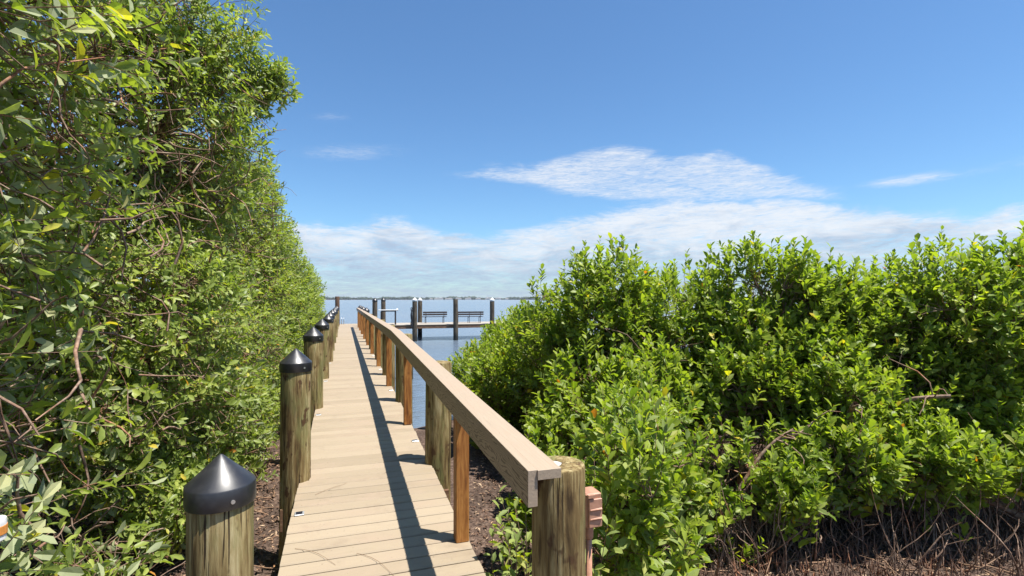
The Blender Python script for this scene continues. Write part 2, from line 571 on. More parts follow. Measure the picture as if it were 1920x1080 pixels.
def bulk(name, V, faces, mat, parent=None, rnd=None, off=(0, 0, 0), smooth=False):
    """big mesh from numpy arrays; faces = list of (k,3) / (k,4) index arrays"""
    V = np.asarray(V, dtype=np.float32) - np.asarray(off, dtype=np.float32)
    me = bpy.data.meshes.new(name)
    me.vertices.add(len(V))
    me.vertices.foreach_set('co', V.ravel())
    idx = np.concatenate([f.ravel() for f in faces]).astype(np.int32)
    tot = np.concatenate([np.full(len(f), f.shape[1], dtype=np.int32) for f in faces])
    start = np.concatenate([[0], np.cumsum(tot)[:-1]]).astype(np.int32)
    me.loops.add(len(idx))
    me.loops.foreach_set('vertex_index', idx)
    me.polygons.add(len(tot))
    me.polygons.foreach_set('loop_start', start)
    me.polygons.foreach_set('loop_total', tot)
    me.update(calc_edges=True)
    if rnd is not None:
        a = me.attributes.new('rnd', 'FLOAT', 'POINT')
        a.data.foreach_set('value', np.asarray(rnd, dtype=np.float32))
    finish(me, mat, smooth)
    return place(name, me, parent)


def norm(v):
    return v / np.maximum(np.linalg.norm(v, axis=-1, keepdims=True), 1e-9)


def runit(n):
    return norm(rng.normal(size=(n, 3)))


# camera frame used for planning the real positions of plants: (lateral, depth) -> world
def LZ(lat, zc):
    return lat * CT + zc * ST, -lat * ST + zc * CT


def to_lz(P):
    return P[..., 0] * CT - P[..., 1] * ST, P[..., 0] * ST + P[..., 1] * CT


# leaf templates: (along, across, up)
T_NEAR = np.array([(0, 0, 0), (.32, -.36, .08), (.32, 0, 0), (.32, .36, .08), (.70, -.46, .03), (.70, 0, -.05), (.70, .46, .03), (1, 0, -.12)])
F_NEAR3 = np.array([(0, 2, 1), (0, 3, 2), (4, 5, 7), (5, 6, 7)])
F_NEAR4 = np.array([(1, 2, 5, 4), (2, 3, 6, 5)])
T_MID = np.array([(0, 0, 0), (.45, -.46, .10), (.55, .46, .10), (1, 0, -.08)])
F_MID3 = np.array([(0, 3, 1), (0, 2, 3)])


def leaf_arrays(pos, d, nrm, L, W, near):
    T = T_NEAR if near else T_MID
    s = norm(np.cross(d, nrm))
    u = np.cross(s, d)
    V = (pos[:, None] + d[:, None] * (T[None, :, 0:1] * L[:, None, None]) + s[:, None] * (T[None, :, 1:2] * W[:, None, None])
         + u[:, None] * (T[None, :, 2:3] * L[:, None, None]))
    n, k = len(pos), len(T)
    b = (np.arange(n) * k)[:, None, None]
    if near:
        F = [(b + F_NEAR3[None]).reshape(-1, 3), (b + F_NEAR4[None]).reshape(-1, 4)]
    else:
        F = [(b + F_MID3[None]).reshape(-1, 3)]
    return V.reshape(-1, 3), F


def tube_arrays(P, R, sides=4):
    """P (n,m,3), R (n,m) -> verts, quads"""
    n, m = P.shape[:2]
    t = np.empty_like(P)
    t[:, 1:-1] = P[:, 2:] - P[:, :-2]
    t[:, 0] = P[:, 1] - P[:, 0]
    t[:, -1] = P[:, -1] - P[:, -2]
    t = norm(t)
    a = np.tile(np.array([0.31, 0.17, 0.93]), (n, m, 1))
    a[np.abs(t[..., 2]) > 0.9] = (0.9, 0.3, 0.1)
    s = norm(np.cross(t, a))
    u = np.cross(s, t)
    an = np.arange(sides) * 2 * math.pi / sides
    V = P[:, :, None] + (s[:, :, None] * np.cos(an)[None, None, :, None] + u[:, :, None] * np.sin(an)[None, None, :, None]) * R[:, :, None, None]
    base = (np.arange(n) * m * sides)[:, None, None]
    i = np.arange(m - 1)[None, :, None] * sides
    k = np.arange(sides)[None, None, :]
    kn = (k + 1) % sides
    q = np.stack([base + i + k, base + i + kn, base + i + sides + kn, base + i + sides + k], axis=-1)
    return V.reshape(-1, 3), q.reshape(-1, 4)


def join_tubes(parts):
    Vs, Fs, b = [], [], 0
    for V, F in parts:
        Vs.append(V)
        Fs.append(F + b)
        b += len(V)
    return np.concatenate(Vs), np.concatenate(Fs)


def bend(A, B, m, amt, sag=0.0):
    """wobbly curves from A to B (n,3) with m points"""
    t = np.linspace(0, 1, m)[None, :, None]
    P = A[:, None] * (1 - t) + B[:, None] * t
    ln = np.linalg.norm(B - A, axis=1)[:, None, None]
    o1 = runit(len(A))[:, None] * ln * amt
    o2 = runit(len(A))[:, None] * ln * amt * 0.6
    P = P + o1 * np.sin(t * math.pi) + o2 * np.sin(t * 2 * math.pi)
    P[..., 2] += (sag * np.sin(t * math.pi))[..., 0] * ln[..., 0]
    return P


def nearest(A, B):
    out = np.empty(len(A), dtype=int)
    for i in range(0, len(A), 2000):
        d = ((A[i:i + 2000, None] - B[None]) ** 2).sum(-1)
        out[i:i + 2000] = d.argmin(1)
    return out


def lump(d, seed):
    """cheap smooth noise on directions"""
    r = np.random.default_rng(seed)
    s = np.zeros(len(d))
    for f, a in ((2.2, 1.0), (4.3, 0.7), (8.0, 0.45)):
        for _ in range(3):
            k = norm(r.normal(size=3)[None])[0] * f
            s += a * np.sin(d @ k + r.random() * 6.28)
    return s / 3.5


LEAF_VARIANTS = {}


def leaf_variant(mat, i):
    key = (mat, i)
    if key not in LEAF_VARIANTS:
        T = T_NEAR * np.array([1, 1, 1])
        me = bpy.data.meshes.new('leaf')
        me.from_pydata([tuple(p) for p in T], [], [tuple(f) for f in F_NEAR3] + [tuple(f) for f in F_NEAR4])
        a = me.attributes.new('rnd', 'FLOAT', 'POINT')
        a.data.foreach_set('value', np.full(8, [0.15, 0.35, 0.5, 0.65, 0.8, 0.92, 0.98][i % 7], dtype=np.float32))
        LEAF_VARIANTS[key] = finish(me, mat)
    return LEAF_VARIANTS[key]


def make_tree(name, label, cat, group, base, lobes, n_twig, leaf, mat, stems, keep=None, near=True, singles=0,
              up=0.45, twig_len=(0.16, 0.34), per=12, shoots=0, shell=5.0, seed=1, rise=(35, 75), amp=0.22, back=0.3, interior=0.0, holes=-0.42, sprays=0.0):
    """base: (x,y,z) of the foot; lobes: [(centre, radii)] in world; stems: list of (foot xyz, radius, lobe index)"""
    root = empty(name, base)
    tag(root, label, cat, group)
    C = np.array([l[0] for l in lobes], float)
    Rr = np.array([l[1] for l in lobes], float)
    wgt = (Rr[:, 0] * Rr[:, 1] + Rr[:, 0] * Rr[:, 2] + Rr[:, 1] * Rr[:, 2])
    li = rng.choice(len(lobes), size=int(n_twig * 2.6), p=wgt / wgt.sum())
    d = runit(len(li))
    r = rng.random(len(li)) ** (1.0 / shell)
    if interior > 0:
        inn = rng.random(len(li)) < interior
        r = np.where(inn, 0.35 + 0.5 * rng.random(len(li)), r)
    lum = np.zeros(len(li))
    for k in range(len(lobes)):
        mk = li == k
        lum[mk] = lump(d[mk], seed * 10 + k)
    tip = C[li] + d * Rr[li] * (r * (1 + amp * lum))[:, None]
    nrm_ = norm(d / Rr[li])
    tocam = norm(np.array([0, 0, EYE]) - tip)
    vis = (nrm_ * tocam).sum(1)
    ok = (vis > -0.25) | (rng.random(len(li)) < back)
    ok &= tip[:, 2] > 0.12
    # do not fill the inside of the neighbouring lobes
    if len(lobes) > 1:
        for k in range(len(lobes)):
            q = (((tip - C[k]) / Rr[k]) ** 2).sum(1)
            ok &= ~((q < 0.36) & (li != k) & (rng.random(len(li)) < 0.8))
    lat, zc = to_lz(tip)
    ok &= ~((zc < 1.15) & (np.abs(lat) < 2.2)) & (zc > -1.0)
    if keep is not None:
        ok &= keep(tip)
    ok &= (lump(tip * 0.85, seed + 77) > holes) | (rng.random(len(tip)) < 0.12)
    tip, nrm_, li = tip[ok][:n_twig], nrm_[ok][:n_twig], li[ok][:n_twig]
    ax = norm(nrm_ * 0.75 + np.array([0, 0, up]) + runit(len(tip)) * 0.55)
    Lt = rng.uniform(*twig_len, size=len(tip))
    if shoots:
        hi = np.argsort(-(tip[:, 2] - C[li][:, 2]) / Rr[li][:, 2] + rng.random(len(tip)) * 0.45)[:shoots]
        ax[hi] = norm(np.array([0, 0, 1.0]) + runit(len(hi)) * 0.22)
        Lt[hi] = rng.uniform(0.20, 0.40, size=len(hi))
        tip[hi] += ax[hi] * 0.08
    st = tip - ax * Lt[:, None]
    # ---- branch skeleton
    n2 = max(6, len(tip) // 6)
    s2 = rng.choice(len(tip), n2, replace=False)
    N2 = st[s2] + (C[li[s2]] - st[s2]) * rng.uniform(0.10, 0.28, (n2, 1)) - np.array([0, 0, 0.05])
    n1 = max(3, n2 // 9)
    s1 = rng.choice(n2, n1, replace=False)
    N1 = N2[s1] + (C[li[s2[s1]]] - N2[s1]) * rng.uniform(0.35, 0.6, (n1, 1)) - np.array([0, 0, 0.12])
    tubes, trunk = [], []
    LP = []
    for (foot, rad, k) in stems:
        top = C[k] + np.array([0, 0, 0.15 * Rr[k][2]])
        P = bend(np.array([foot], float), np.array([top]), 14, 0.06)
        trunk.append(tube_arrays(P, np.linspace(rad, rad * 0.38, 14)[None], 8))
        LP.append(P[0][4:])
    LP = np.concatenate(LP)
    a = LP[nearest(N1, LP)]
    trunk.append(tube_arrays(bend(a, N1, 8, 0.13), np.tile(np.linspace(0.026, 0.012, 8), (n1, 1)), 5))
    a = N1[nearest(N2, N1)]
    tubes.append(tube_arrays(bend(a, N2, 6, 0.14), np.tile(np.linspace(0.011, 0.005, 6), (n2, 1)), 4))
    a = N2[nearest(st, N2)]
    P = bend(a, st, 4, 0.12)
    P = np.concatenate([P, tip[:, None]], axis=1)
    tubes.append(tube_arrays(P, np.tile(np.array([0.0045, 0.004, 0.0036, 0.0032, 0.0014]), (len(tip), 1)), 3))
    V, F = join_tubes(trunk)
    bulk('trunk', V, [F], 'bark', root, off=base, smooth=True)
    V, F = join_tubes(tubes)
    tag(bulk('twigs', V, [F], 'bark', root, off=base), kind='stuff')
    # ---- leaves in crossed pairs along each twig
    n = len(tip)
    j = np.arange(per)[None, :]
    f = (j // 2) / max(1, per // 2 - 1)
    tt = 0.12 + 0.88 * f
    pos = st[:, None] + ax[:, None] * (Lt[:, None] * tt)[..., None]
    h = norm(np.cross(ax, np.array([0.23, 0.41, 0.88])))
    b2 = np.cross(ax, h)
    ang = (j % 2) * math.pi + (j // 2) * 1.57 + rng.random((n, 1)) * 6.28 + rng.normal(0, 0.35, (n, per))
    rad = h[:, None] * np.cos(ang)[..., None] + b2[:, None] * np.sin(ang)[..., None]
    op = np.radians(rng.uniform(rise[0], rise[1], (n, per)) - 18 * f)
    dl = ax[:, None] * np.cos(op)[..., None] + rad * np.sin(op)[..., None]
    dl[..., 2] -= 0.10
    dl = norm(dl)
    nl = norm(ax[:, None] * np.sin(op)[..., None] - rad * np.cos(op)[..., None] + runit(n * per).reshape(n, per, 3) * 0.30 + np.array(SUN) * 0.55)
    size = rng.normal(1, 0.26, (n, per)).clip(0.45, 1.6) * (1.0 - 0.30 * f)
    if sprays:
        sp = rng.random((n, 1)) < sprays
        size = np.where(sp, size * 0.42, size)
        shade_sp = sp
    L = leaf[0] * size
    W = leaf[1] * size * rng.uniform(0.72, 1.25, (n, per))
    keepm = rng.random((n, per)) > 0.10
    shade = (rng.random((n, 1)) * 0.55 + rng.random((n, per)) * 0.45)
    shade = shade * 0.92 + 0.04 * f
    if sprays:
        shade = np.where(shade_sp, 0.955, shade)
    odd = rng.random((n, per))
    shade = np.where(odd > 0.978, 0.975, shade)
    shade = np.where(odd > 0.989, 0.988, shade)
    shade = np.where(odd > 0.9988, 0.997, shade)
    pos, dl, nl, L, W, shade = [q[keepm] for q in (pos, dl, nl, L, W, shade)]
    lat, zc = to_lz(pos)
    okz = (zc > 0.95) | (np.abs(lat) > 1.6)
    pos, dl, nl, L, W, shade, lat, zc = [q[okz] for q in (pos, dl, nl, L, W, shade, lat, zc)]
    if singles:
        px = 960 + 957 * lat / np.maximum(zc, 0.1)
        py = 561 - 957 * (pos[:, 2] - EYE) / np.maximum(zc, 0.1)
        inn = (px > -20) & (px < 1940) & (py > -20) & (py < 1100) & (zc > 0.5)
        score = np.where(inn, L / np.maximum(zc, 0.3), 0)
        pick = np.argsort(-score)[:singles]
        s = norm(np.cross(dl[pick], nl[pick]))
        u = np.cross(s, dl[pick])
        B = np.array(base)
        for q, i in enumerate(pick):
            o = bpy.data.objects.new('leaf', leaf_variant(mat, q * 5 + q // 7))
            COL.objects.link(o)
            o.parent = root
            p = pos[i] - B
            o.matrix_basis = Matrix(((dl[i][0] * L[i], s[q][0] * W[i], u[q][0] * L[i], p[0]),
                                     (dl[i][1] * L[i], s[q][1] * W[i], u[q][1] * L[i], p[1]),
                                     (dl[i][2] * L[i], s[q][2] * W[i], u[q][2] * L[i], p[2]), (0, 0, 0, 1)))
        rest = np.ones(len(pos), bool)
        rest[pick] = False
        pos, dl, nl, L, W, shade = [q[rest] for q in (pos, dl, nl, L, W, shade)]
    V, F = leaf_arrays(pos, dl, nl, L, W, near)
    tag(bulk('crown', V, F, mat, root, rnd=np.repeat(shade, 8 if near else 4), off=base), kind='stuff')
    return root


# ================================================================== SETTING
def deck_z(y):
    """top of the boardwalk: a gentle ramp up to the third pair of pilings, level beyond"""
    return 0.973 - 0.0242 * max(0.0, 7.8 - y)


def rail_z(y):
    return 2.035 - 0.0325 * max(0.0, 7.8 - y)


DX0, DX1 = -0.37, 0.805


def ground_h(x, y):
    """mud bank: dry under the hedge, shelving into the bay on the right of the boardwalk"""
    lim = np.where(x < -0.6, 26.0, 9.6 + 0.55 * np.clip(x - 1.0, 0, 8))
    t = np.clip((lim - y) / 3.0, -1.0, 1.0)
    h = 0.05 + 0.07 * t + 0.02 * np.sin(x * 2.1 + y * 0.7) + 0.02 * np.sin(y * 1.7 - x * 0.6) + 0.012 * np.sin(x * 6.3) * np.sin(y * 5.1)
    return np.where(t < 0, h + t * 0.30, h)


nx, ny = 150, 170
gx = np.linspace(-16, 22, nx)
gy = np.linspace(-12, 34, ny)
GX, GY = np.meshgrid(gx, gy)
GZ = ground_h(GX, GY) + rng.normal(0, 0.012, GX.shape)
V = np.stack([GX, GY, GZ], -1).reshape(-1, 3)
i = (np.arange(ny - 1)[:, None] * nx + np.arange(nx - 1)[None]).ravel()
tag(bulk('ground', V, [np.stack([i, i + 1, i + nx + 1, i + nx], -1)], 'ground', smooth=True), kind='structure')

w = MB().add([(-2600, -400, 0), (3400, -400, 0), (3400, 3300, 0), (-2600, 3300, 0)], [(0, 1, 2, 3)]).build('water', 'water')
tag(w, kind='structure')
# seabed far below so that the bay is closed
# far shore: low land with a continuous wood
AZ0 = TH
shore = MB()
prof = []
for k in range(81):
    a = AZ0 + math.radians(-75 + 150 * k / 80)
    dist = 2150 + 160 * math.sin(k * 0.21) + 70 * math.sin(k * 0.63 + 1)
    prof.append((a, dist))
vs, fs = [], []
for (a, dist) in prof:
    for dd, zz in ((0, -0.4), (6, 0.7), (260, 1.4), (262, -0.4)):
        vs.append((math.sin(a) * (dist + dd), math.cos(a) * (dist + dd), zz))
for k in range(80):
    for q in range(3):
        fs.append((k * 4 + q, k * 4 + q + 1, k * 4 + 5 + q, k * 4 + 4 + q))
tag(MB().add(vs, fs).build('far_shore', 'ground'), kind='structure')
ico = [(0, 0, 1), (0.894, 0, 0.447), (0.276, 0.851, 0.447), (-0.724, 0.526, 0.447), (-0.724, -0.526, 0.447), (0.276, -0.851, 0.447),
       (0.724, 0.526, -0.447), (-0.276, 0.851, -0.447), (-0.894, 0, -0.447), (-0.276, -0.851, -0.447), (0.724, -0.526, -0.447), (0, 0, -1)]
icf = [(0, 1, 2), (0, 2, 3), (0, 3, 4), (0, 4, 5), (0, 5, 1), (1, 6, 2), (2, 7, 3), (3, 8, 4), (4, 9, 5), (5, 10, 1), (6, 7, 2), (7, 8, 3), (8, 9, 4), (9, 10, 5), (10, 6, 1),
       (6, 11, 7), (7, 11, 8), (8, 11, 9), (9, 11, 10), (10, 11, 6)]
ico, icf = np.array(ico), np.array(icf)
nb = 2600
ka = rng.random(nb) * 79.9
k0 = ka.astype(int)
pa = np.array(prof)
a = pa[k0, 0] + (pa[k0 + 1, 0] - pa[k0, 0]) * (ka - k0)
dist = pa[k0, 1] + (pa[k0 + 1, 1] - pa[k0, 1]) * (ka - k0) + 4 + 110 * rng.random(nb) ** 1.5
rel = np.degrees(a - AZ0)
hh = (9.8 + 1.8 * np.sin(rel * 0.9) + 1.3 * np.sin(rel * 2.7 + 1)) * rng.uniform(0.65, 1.25, nb)
cc = np.stack([np.sin(a) * dist, np.cos(a) * dist, hh * 0.5], -1)
sz = np.stack([rng.uniform(5, 15, nb), rng.uniform(5, 12, nb), hh * 0.62], -1)
V = cc[:, None] + ico[None] * sz[:, None] * rng.uniform(0.75, 1.25, (nb, 12, 1))
F = (icf[None] + (np.arange(nb) * 12)[:, None, None]).reshape(-1, 3)
o = bulk('far_wood', V.reshape(-1, 3), [F], 'far')
tag(o, 'dark strip of trees along the far shore of the bay', 'trees', kind='stuff')
for k in range(16):
    rel = math.radians(-9 + k * 0.55 + 0.2 * math.sin(k * 3.0))
    a = AZ0 + rel
    dist = 2150 - 90
    t = empty('far_house', (math.sin(a) * dist, math.cos(a) * dist, 0.0), -a)
    tag(t, 'tiny pale house among the trees on the far shore', 'house', 'houses on the far shore')
    ww, hz = 7 + 4 * ((k * 7) % 5) / 5, 3.6 + 1.4 * (k % 3)
    MB().box(-ww, ww, -4, 4, -0.3, hz).build('wall', 'house', t)
    MB().add([(-ww - .5, -4.5, hz), (ww + .5, -4.5, hz), (ww + .5, 4.5, hz), (-ww - .5, 4.5, hz), (-ww * .6, 0, hz + 2.2), (ww * .6, 0, hz + 2.2)],
             [(0, 1, 5, 4), (2, 3, 4, 5), (1, 2, 5), (3, 0, 4), (3, 2, 1, 0)]).build('roof', 'roof', t)

# ================================================================== BOARDWALK
boardwalk = empty('boardwalk', (0, 0, 0))
tag(boardwalk, 'long narrow boardwalk of tan composite planks running out over the water', 'boardwalk')
BW, GAP = 0.1275, 0.0160
bm = MB()
ch = 0.008
x0, x1, y0, y1 = DX0, DX1, -BW / 2, BW / 2
prf = [(y0, -0.026), (y1, -0.026), (y1, -ch), (y1 - ch, 0), (y0 + ch, 0), (y0, -ch)]
vs = [(x0, p[0], p[1]) for p in prf] + [(x1, p[0], p[1]) for p in prf]
fs = [tuple(range(5, -1, -1)), tuple(range(6, 12))] + [(i, (i + 1) % 6, 6 + (i + 1) % 6, 6 + i) for i in range(6)]
plank_me = MB().add(vs, fs).mesh('plank', 'deck')
y = 0.9
while y < 33.4:
    o = place('plank', plank_me, boardwalk, (rng.normal(0, 0.0025), y, deck_z(y) + rng.normal(0, 0.0006)))
    o.rotation_euler = (math.atan(0.0242) if y < 7.8 else 0, 0, rng.normal(0, 0.0007))
    y += BW + GAP


def ybeam(xa, xb, ya, yb, dz0, dz1, name, mat, parent):
    """beam that follows the ramp between ya and yb"""
    ys = [ya] + ([7.8] if ya < 7.8 < yb else []) + [yb]
    for a, b in zip(ys[:-1], ys[1:]):
        vs = []
        for yy in (a, b):
            z = deck_z(yy)
            vs += [(xa, yy, z + dz0), (xb, yy, z + dz0), (xb, yy, z + dz1), (xa, yy, z + dz1)]
        MB().add(vs, [(0, 1, 2, 3), (7, 6, 5, 4), (0, 4, 5, 1), (1, 5, 6, 2), (2, 6, 7, 3), (3, 7, 4, 0)]).build(name, mat, parent)


for xa in (DX0 + 0.012, 0.20, DX1 - 0.05):
    ybeam(xa, xa + 0.038, 0.9, 33.35, -0.225, -0.027, 'stringer', 'beam', boardwalk)
PY = [2.2 + 2.8 * k for k in range(11)]
for yy in PY:
    z = deck_z(yy)
    MB().box(DX0 - 0.15, DX1 + 0.15, yy - 0.185, yy - 0.147, z - 0.42, z - 0.228).build('cross_beam', 'beam', boardwalk)
z = deck_z(3.75)
MB().box(DX0 - 0.42, DX1 + 0.05, 3.62, 3.66, z - 0.40, z - 0.228).build('cross_beam', 'beam', boardwalk)
for k, (lx, ly) in enumerate([(-0.315, 4.14), (-0.315, 7.25), (-0.315, 10.1), (-0.315, 12.9), (0.755, 5.72), (0.755, 8.75), (0.755, 11.45), (0.755, 14.2)]):
    side = 'left' if lx < 0 else 'right'
    t = empty('deck_light', (lx, ly, deck_z(ly) + 0.0008), 0.05)
    nth = ['nearest', 'second', 'third', 'fourth'][k % 4]
    tag(t, f'small square solar light set in the planks, {nth} along the {side} edge', 'deck light', 'solar lights along the boardwalk')
    MB().box(-0.034, 0.034, -0.034, 0.034, 0, 0.009, 0.003).build('frame', 'alu', t)
    MB().box(-0.024, 0.022, -0.022, 0.024, 0.0085, 0.0115).build('solar_cell', 'solar', t)

# ---- handrail
rail = empty('handrail', (0, 0, 0))
tag(rail, 'tan composite handrail on square orange-brown posts along the right of the boardwalk', 'handrail')
RX0, RX1, RX2 = 0.672, 0.712, 0.808


def rail_board(xa, xb, ya, yb, t0, t1, name, c=0.006, nb=6):
    """plank along Y following rail_z; t0..t1 below the rail's top line; chamfered edges and ends"""
    vs, fs = [], []
    ys = np.linspace(ya, yb, nb)
    ends = [(ya, c), (ya + c, 0)] + [(q, 0) for q in ys[1:-1]] + [(yb - c, 0), (yb, c)]
    for yy, ins in ends:
        zt, zb = rail_z(yy) - t0 - ins, rail_z(yy) - t1 + ins
        a, b = xa + ins, xb - ins
        vs += [(a + c, yy, zb), (b - c, yy, zb), (b, yy, zb + c), (b, yy, zt - c), (b - c, yy, zt), (a + c, yy, zt), (a, yy, zt - c), (a, yy, zb + c)]
    n = len(ends)
    for r in range(n - 1):
        for k in range(8):
            j = (k + 1) % 8
            fs.append((r * 8 + k, r * 8 + 8 + k, r * 8 + 8 + j, r * 8 + j))
    fs.append(tuple(range(8)))
    fs.append(tuple(reversed(range((n - 1) * 8, n * 8))))
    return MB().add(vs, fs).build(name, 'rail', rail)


cuts = [1.84, 7.8, 13.4, 19.0, 24.6, 29.0]
for a, b in zip(cuts[:-1], cuts[1:]):
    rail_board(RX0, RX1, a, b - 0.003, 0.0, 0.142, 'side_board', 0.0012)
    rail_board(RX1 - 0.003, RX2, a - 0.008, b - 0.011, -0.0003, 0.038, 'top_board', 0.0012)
SY = [3.40, 6.47, 9.22] + [12.0 + 2.8 * k for k in range(6)] + [28.6]
for yy in SY:
    z0, z1 = deck_z(yy) + 0.0005, rail_z(yy) - 0.0385
    b = MB().box(-0.0445, 0.0445, -0.0445, 0.0445, 0, z1 - z0, 0.004)
    o = b.build('post', 'pine', rail, (0.759, yy, z0))
    o.rotation_euler.z = rng.normal(0, 0.02)


# ---- pilings
def piling(loc, top, rad, label, cap=None, mat='pile', group='boardwalk pilings', foot=-0.7, seed=0, white=False, lean=(0, 0)):
    """loc (x,y); top = z of the wooden head; cap: None / 'black' / 'white'"""
    t = empty('piling', (loc[0], loc[1], foot))
    tag(t, label, 'piling', group)
    H = top - foot
    pr = [(rad * 1.05, 0)] + [(rad * (1.05 - 0.05 * q / 8), H * q / 8) for q in range(1, 8)] + [(rad, H - 0.012), (rad * 0.965, H)]
    b = MB().lathe(pr, 32, wob=0.008, seed=seed)
    o = b.build('shaft', mat, t, auto=40)
    o.rotation_euler.z = seed * 1.3
    if seed not in (1, 23):
        t.rotation_euler = (0.005 * math.sin(seed * 2.3), 0.005 * math.sin(seed * 4.1), 0)
    if cap:
        cr = rad + 0.010
        k = cr / 0.14
        p = [(cr * 0.985, H - 0.076 * k), (cr, H - 0.072 * k), (cr, H + 0.004), (cr * 0.975, H + 0.010), (cr * 0.60, H + 0.060 * k), (cr * 0.22, H + 0.110 * k), (cr * 0.06, H + 0.1300 * k), (cr * 0.02, H + 0.1330 * k)]
        c = MB().lathe(p, 40).build('cap', 'cap' if cap == 'black' else 'white', t, auto=28)
        if cap == 'black':
            for an in (-1.15, 0.9, 2.9):
                a = an + 0.1 * seed
                px, py = math.cos(a), math.sin(a)
                s = MB().tube([(px * (cr - 0.004), py * (cr - 0.004), H - 0.036), (px * (cr + 0.004), py * (cr + 0.004), H - 0.036)], 0.0075, 10)
                s.build('screw', 'steel', c, smooth=False)
    return t


ordn = ['nearest', 'second', 'third', 'fourth', 'fifth', 'sixth', 'seventh', 'eighth', 'ninth', 'tenth', 'eleventh']
lxs = [-0.447, -0.415, -0.40, -0.385, -0.375, -0.37, -0.365, -0.36, -0.36, -0.36, -0.36]
lys = [2.21, 4.90, 7.72, 10.5, 13.3, 16.1, 18.9, 21.7, 24.5, 27.3, 30.1]
ltops = [1.790, 1.935, 1.985, 2.0, 2.01, 2.0, 2.02, 2.0, 2.01, 2.0, 2.0]
for k in range(11):
    piling((lxs[k], lys[k]), ltops[k], 0.112 if k == 0 else 0.125, f'weathered round piling with pointed black cap, {ordn[k]} on the left of the boardwalk', 'black', seed=k + 1)
rp = piling((0.862, 1.985), rail_z(1.985) - 0.040, 0.113, 'thick bare flat-topped piling at the near end of the handrail', None, seed=23)
for k in range(1, 11):
    yy = PY[k]
    if k < 7:
        piling((0.872, yy), rail_z(yy) - 0.06, 0.122, f'round bare piling under the handrail, {ordn[k]} on the right of the boardwalk', None, seed=30 + k)
    else:
        piling((0.885, yy), rail_z(yy) + 0.01, 0.118, f'round piling with black cap behind the handrail, {ordn[k]} on the right', 'black', seed=30 + k)
# growth rings and sealant on the nearest head
H = rail_z(1.985) - 0.040 + 0.7
MB().lathe([(0.03, 0), (0.034, 0.006), (0.02, 0.012), (0.004, 0.014)], 14, c=(-0.028, -0.01), wob=0.10, seed=4).build('sealant', 'caulk', rp, (0, 0, H - 0.001), smooth=True)
# old stubs standing in the water beside the boardwalk
piling((1.80, 9.5), 1.30, 0.125, 'cut-off brown piling stub standing behind the handrail beside the mangrove', None, 'pile', 'old piling stubs', seed=51)
piling((1.95, 16.2), 1.38, 0.125, 'short old piling stub in the water just past the handrail bend', None, 'pile_old', 'old piling stubs', seed=52)

# ================================================================== DOCK HEAD
head = empty('dock_platform', (2.9, 30.8, 0))
tag(head, 'pale dock platform on stilts at the seaward end of the boardwalk', 'dock')
hz = 0.973
MB().box(0, 8.4, 0, 2.9, hz - 0.03, hz, 0.004).build('deck', 'grey_deck', head)
MB().box(-2.08, -0.003, 1.3, 2.9, hz - 0.031, hz - 0.001).build('deck', 'grey_deck', head)
MB().box(0.02, 8.36, 0.02, 0.06, hz - 0.24, hz - 0.032).build('fascia_beam', 'beam', head)
MB().box(0.02, 0.06, 0.063, 2.86, hz - 0.24, hz - 0.032).build('fascia_beam', 'beam', head)
MB().box(0.02, 8.36, 2.82, 2.86, hz - 0.24, hz - 0.033).build('fascia_beam', 'beam', head)
for xx in (1.2, 3.6, 6.0):
    MB().box(xx, xx + .05, .063, 2.81, hz - 0.24, hz - 0.033).build('joist', 'beam', head)
HP = [((1.72, 30.62), 2.44, 'black', 'pile_old', 'dark capped piling left of the cleaning table, just over the handrail'),
      ((2.45, 33.85), 2.46, 'black', 'pile_old', 'dark capped piling directly behind the cleaning table'),
      ((4.02, 30.62), 2.46, 'white', 'pile_old', 'white-capped piling at the front of the dock platform, with dark rope hanging on it'),
      ((4.78, 33.85), 2.46, 'white', 'pile_old', 'white-capped piling standing close behind the roped one, left of the benches'),
      ((6.50, 30.62), 2.50, None, 'pile_old', 'flat-topped piling between the two benches'),
      ((8.80, 30.62), 2.46, 'white', 'pile_old', 'white-capped piling at the right end of the dock platform beside the mangrove')]
for k, (p, top, cap, mt, lb) in enumerate(HP):
    piling(p, top, 0.142, lb, cap, mt, 'dock platform pilings', seed=60 + k)
piling((-0.33, 31.6), 2.66, 0.125, 'tall brown post at the far left end of the boardwalk', None, 'brown_post', 'dock platform pilings', seed=70)


def bench(x, y, width, label, legs):
    t = empty('bench', (x, y, hz))
    tag(t, label, 'bench', 'benches on the dock platform')
    h = width / 2
    for z0, z1 in ((0.50, 0.605), (0.635, 0.74)):
        MB().box(-h, h, -0.245, -0.215, z0, z1, 0.006).build('back_slat', 'dark', t)
    for q in range(3):
        MB().box(-h, h, -0.16 + q * 0.13, -0.05 + q * 0.13, 0.385, 0.42, 0.005).build('seat_slat', 'dark', t)
    for q in range(legs):
        lx = -h + 0.2 + (width - 0.4) * q / (legs - 1)
        b = MB().tube([(lx, -0.20, 0), (lx, -0.20, 0.74)], 0.019, 6)
        b.tube([(lx, 0.18, 0), (lx, 0.18, 0.383)], 0.019, 6)
        b.tube([(lx, -0.195, 0.36), (lx, 0.18, 0.36)], 0.016, 6)
        b.build('leg', 'dark', t)


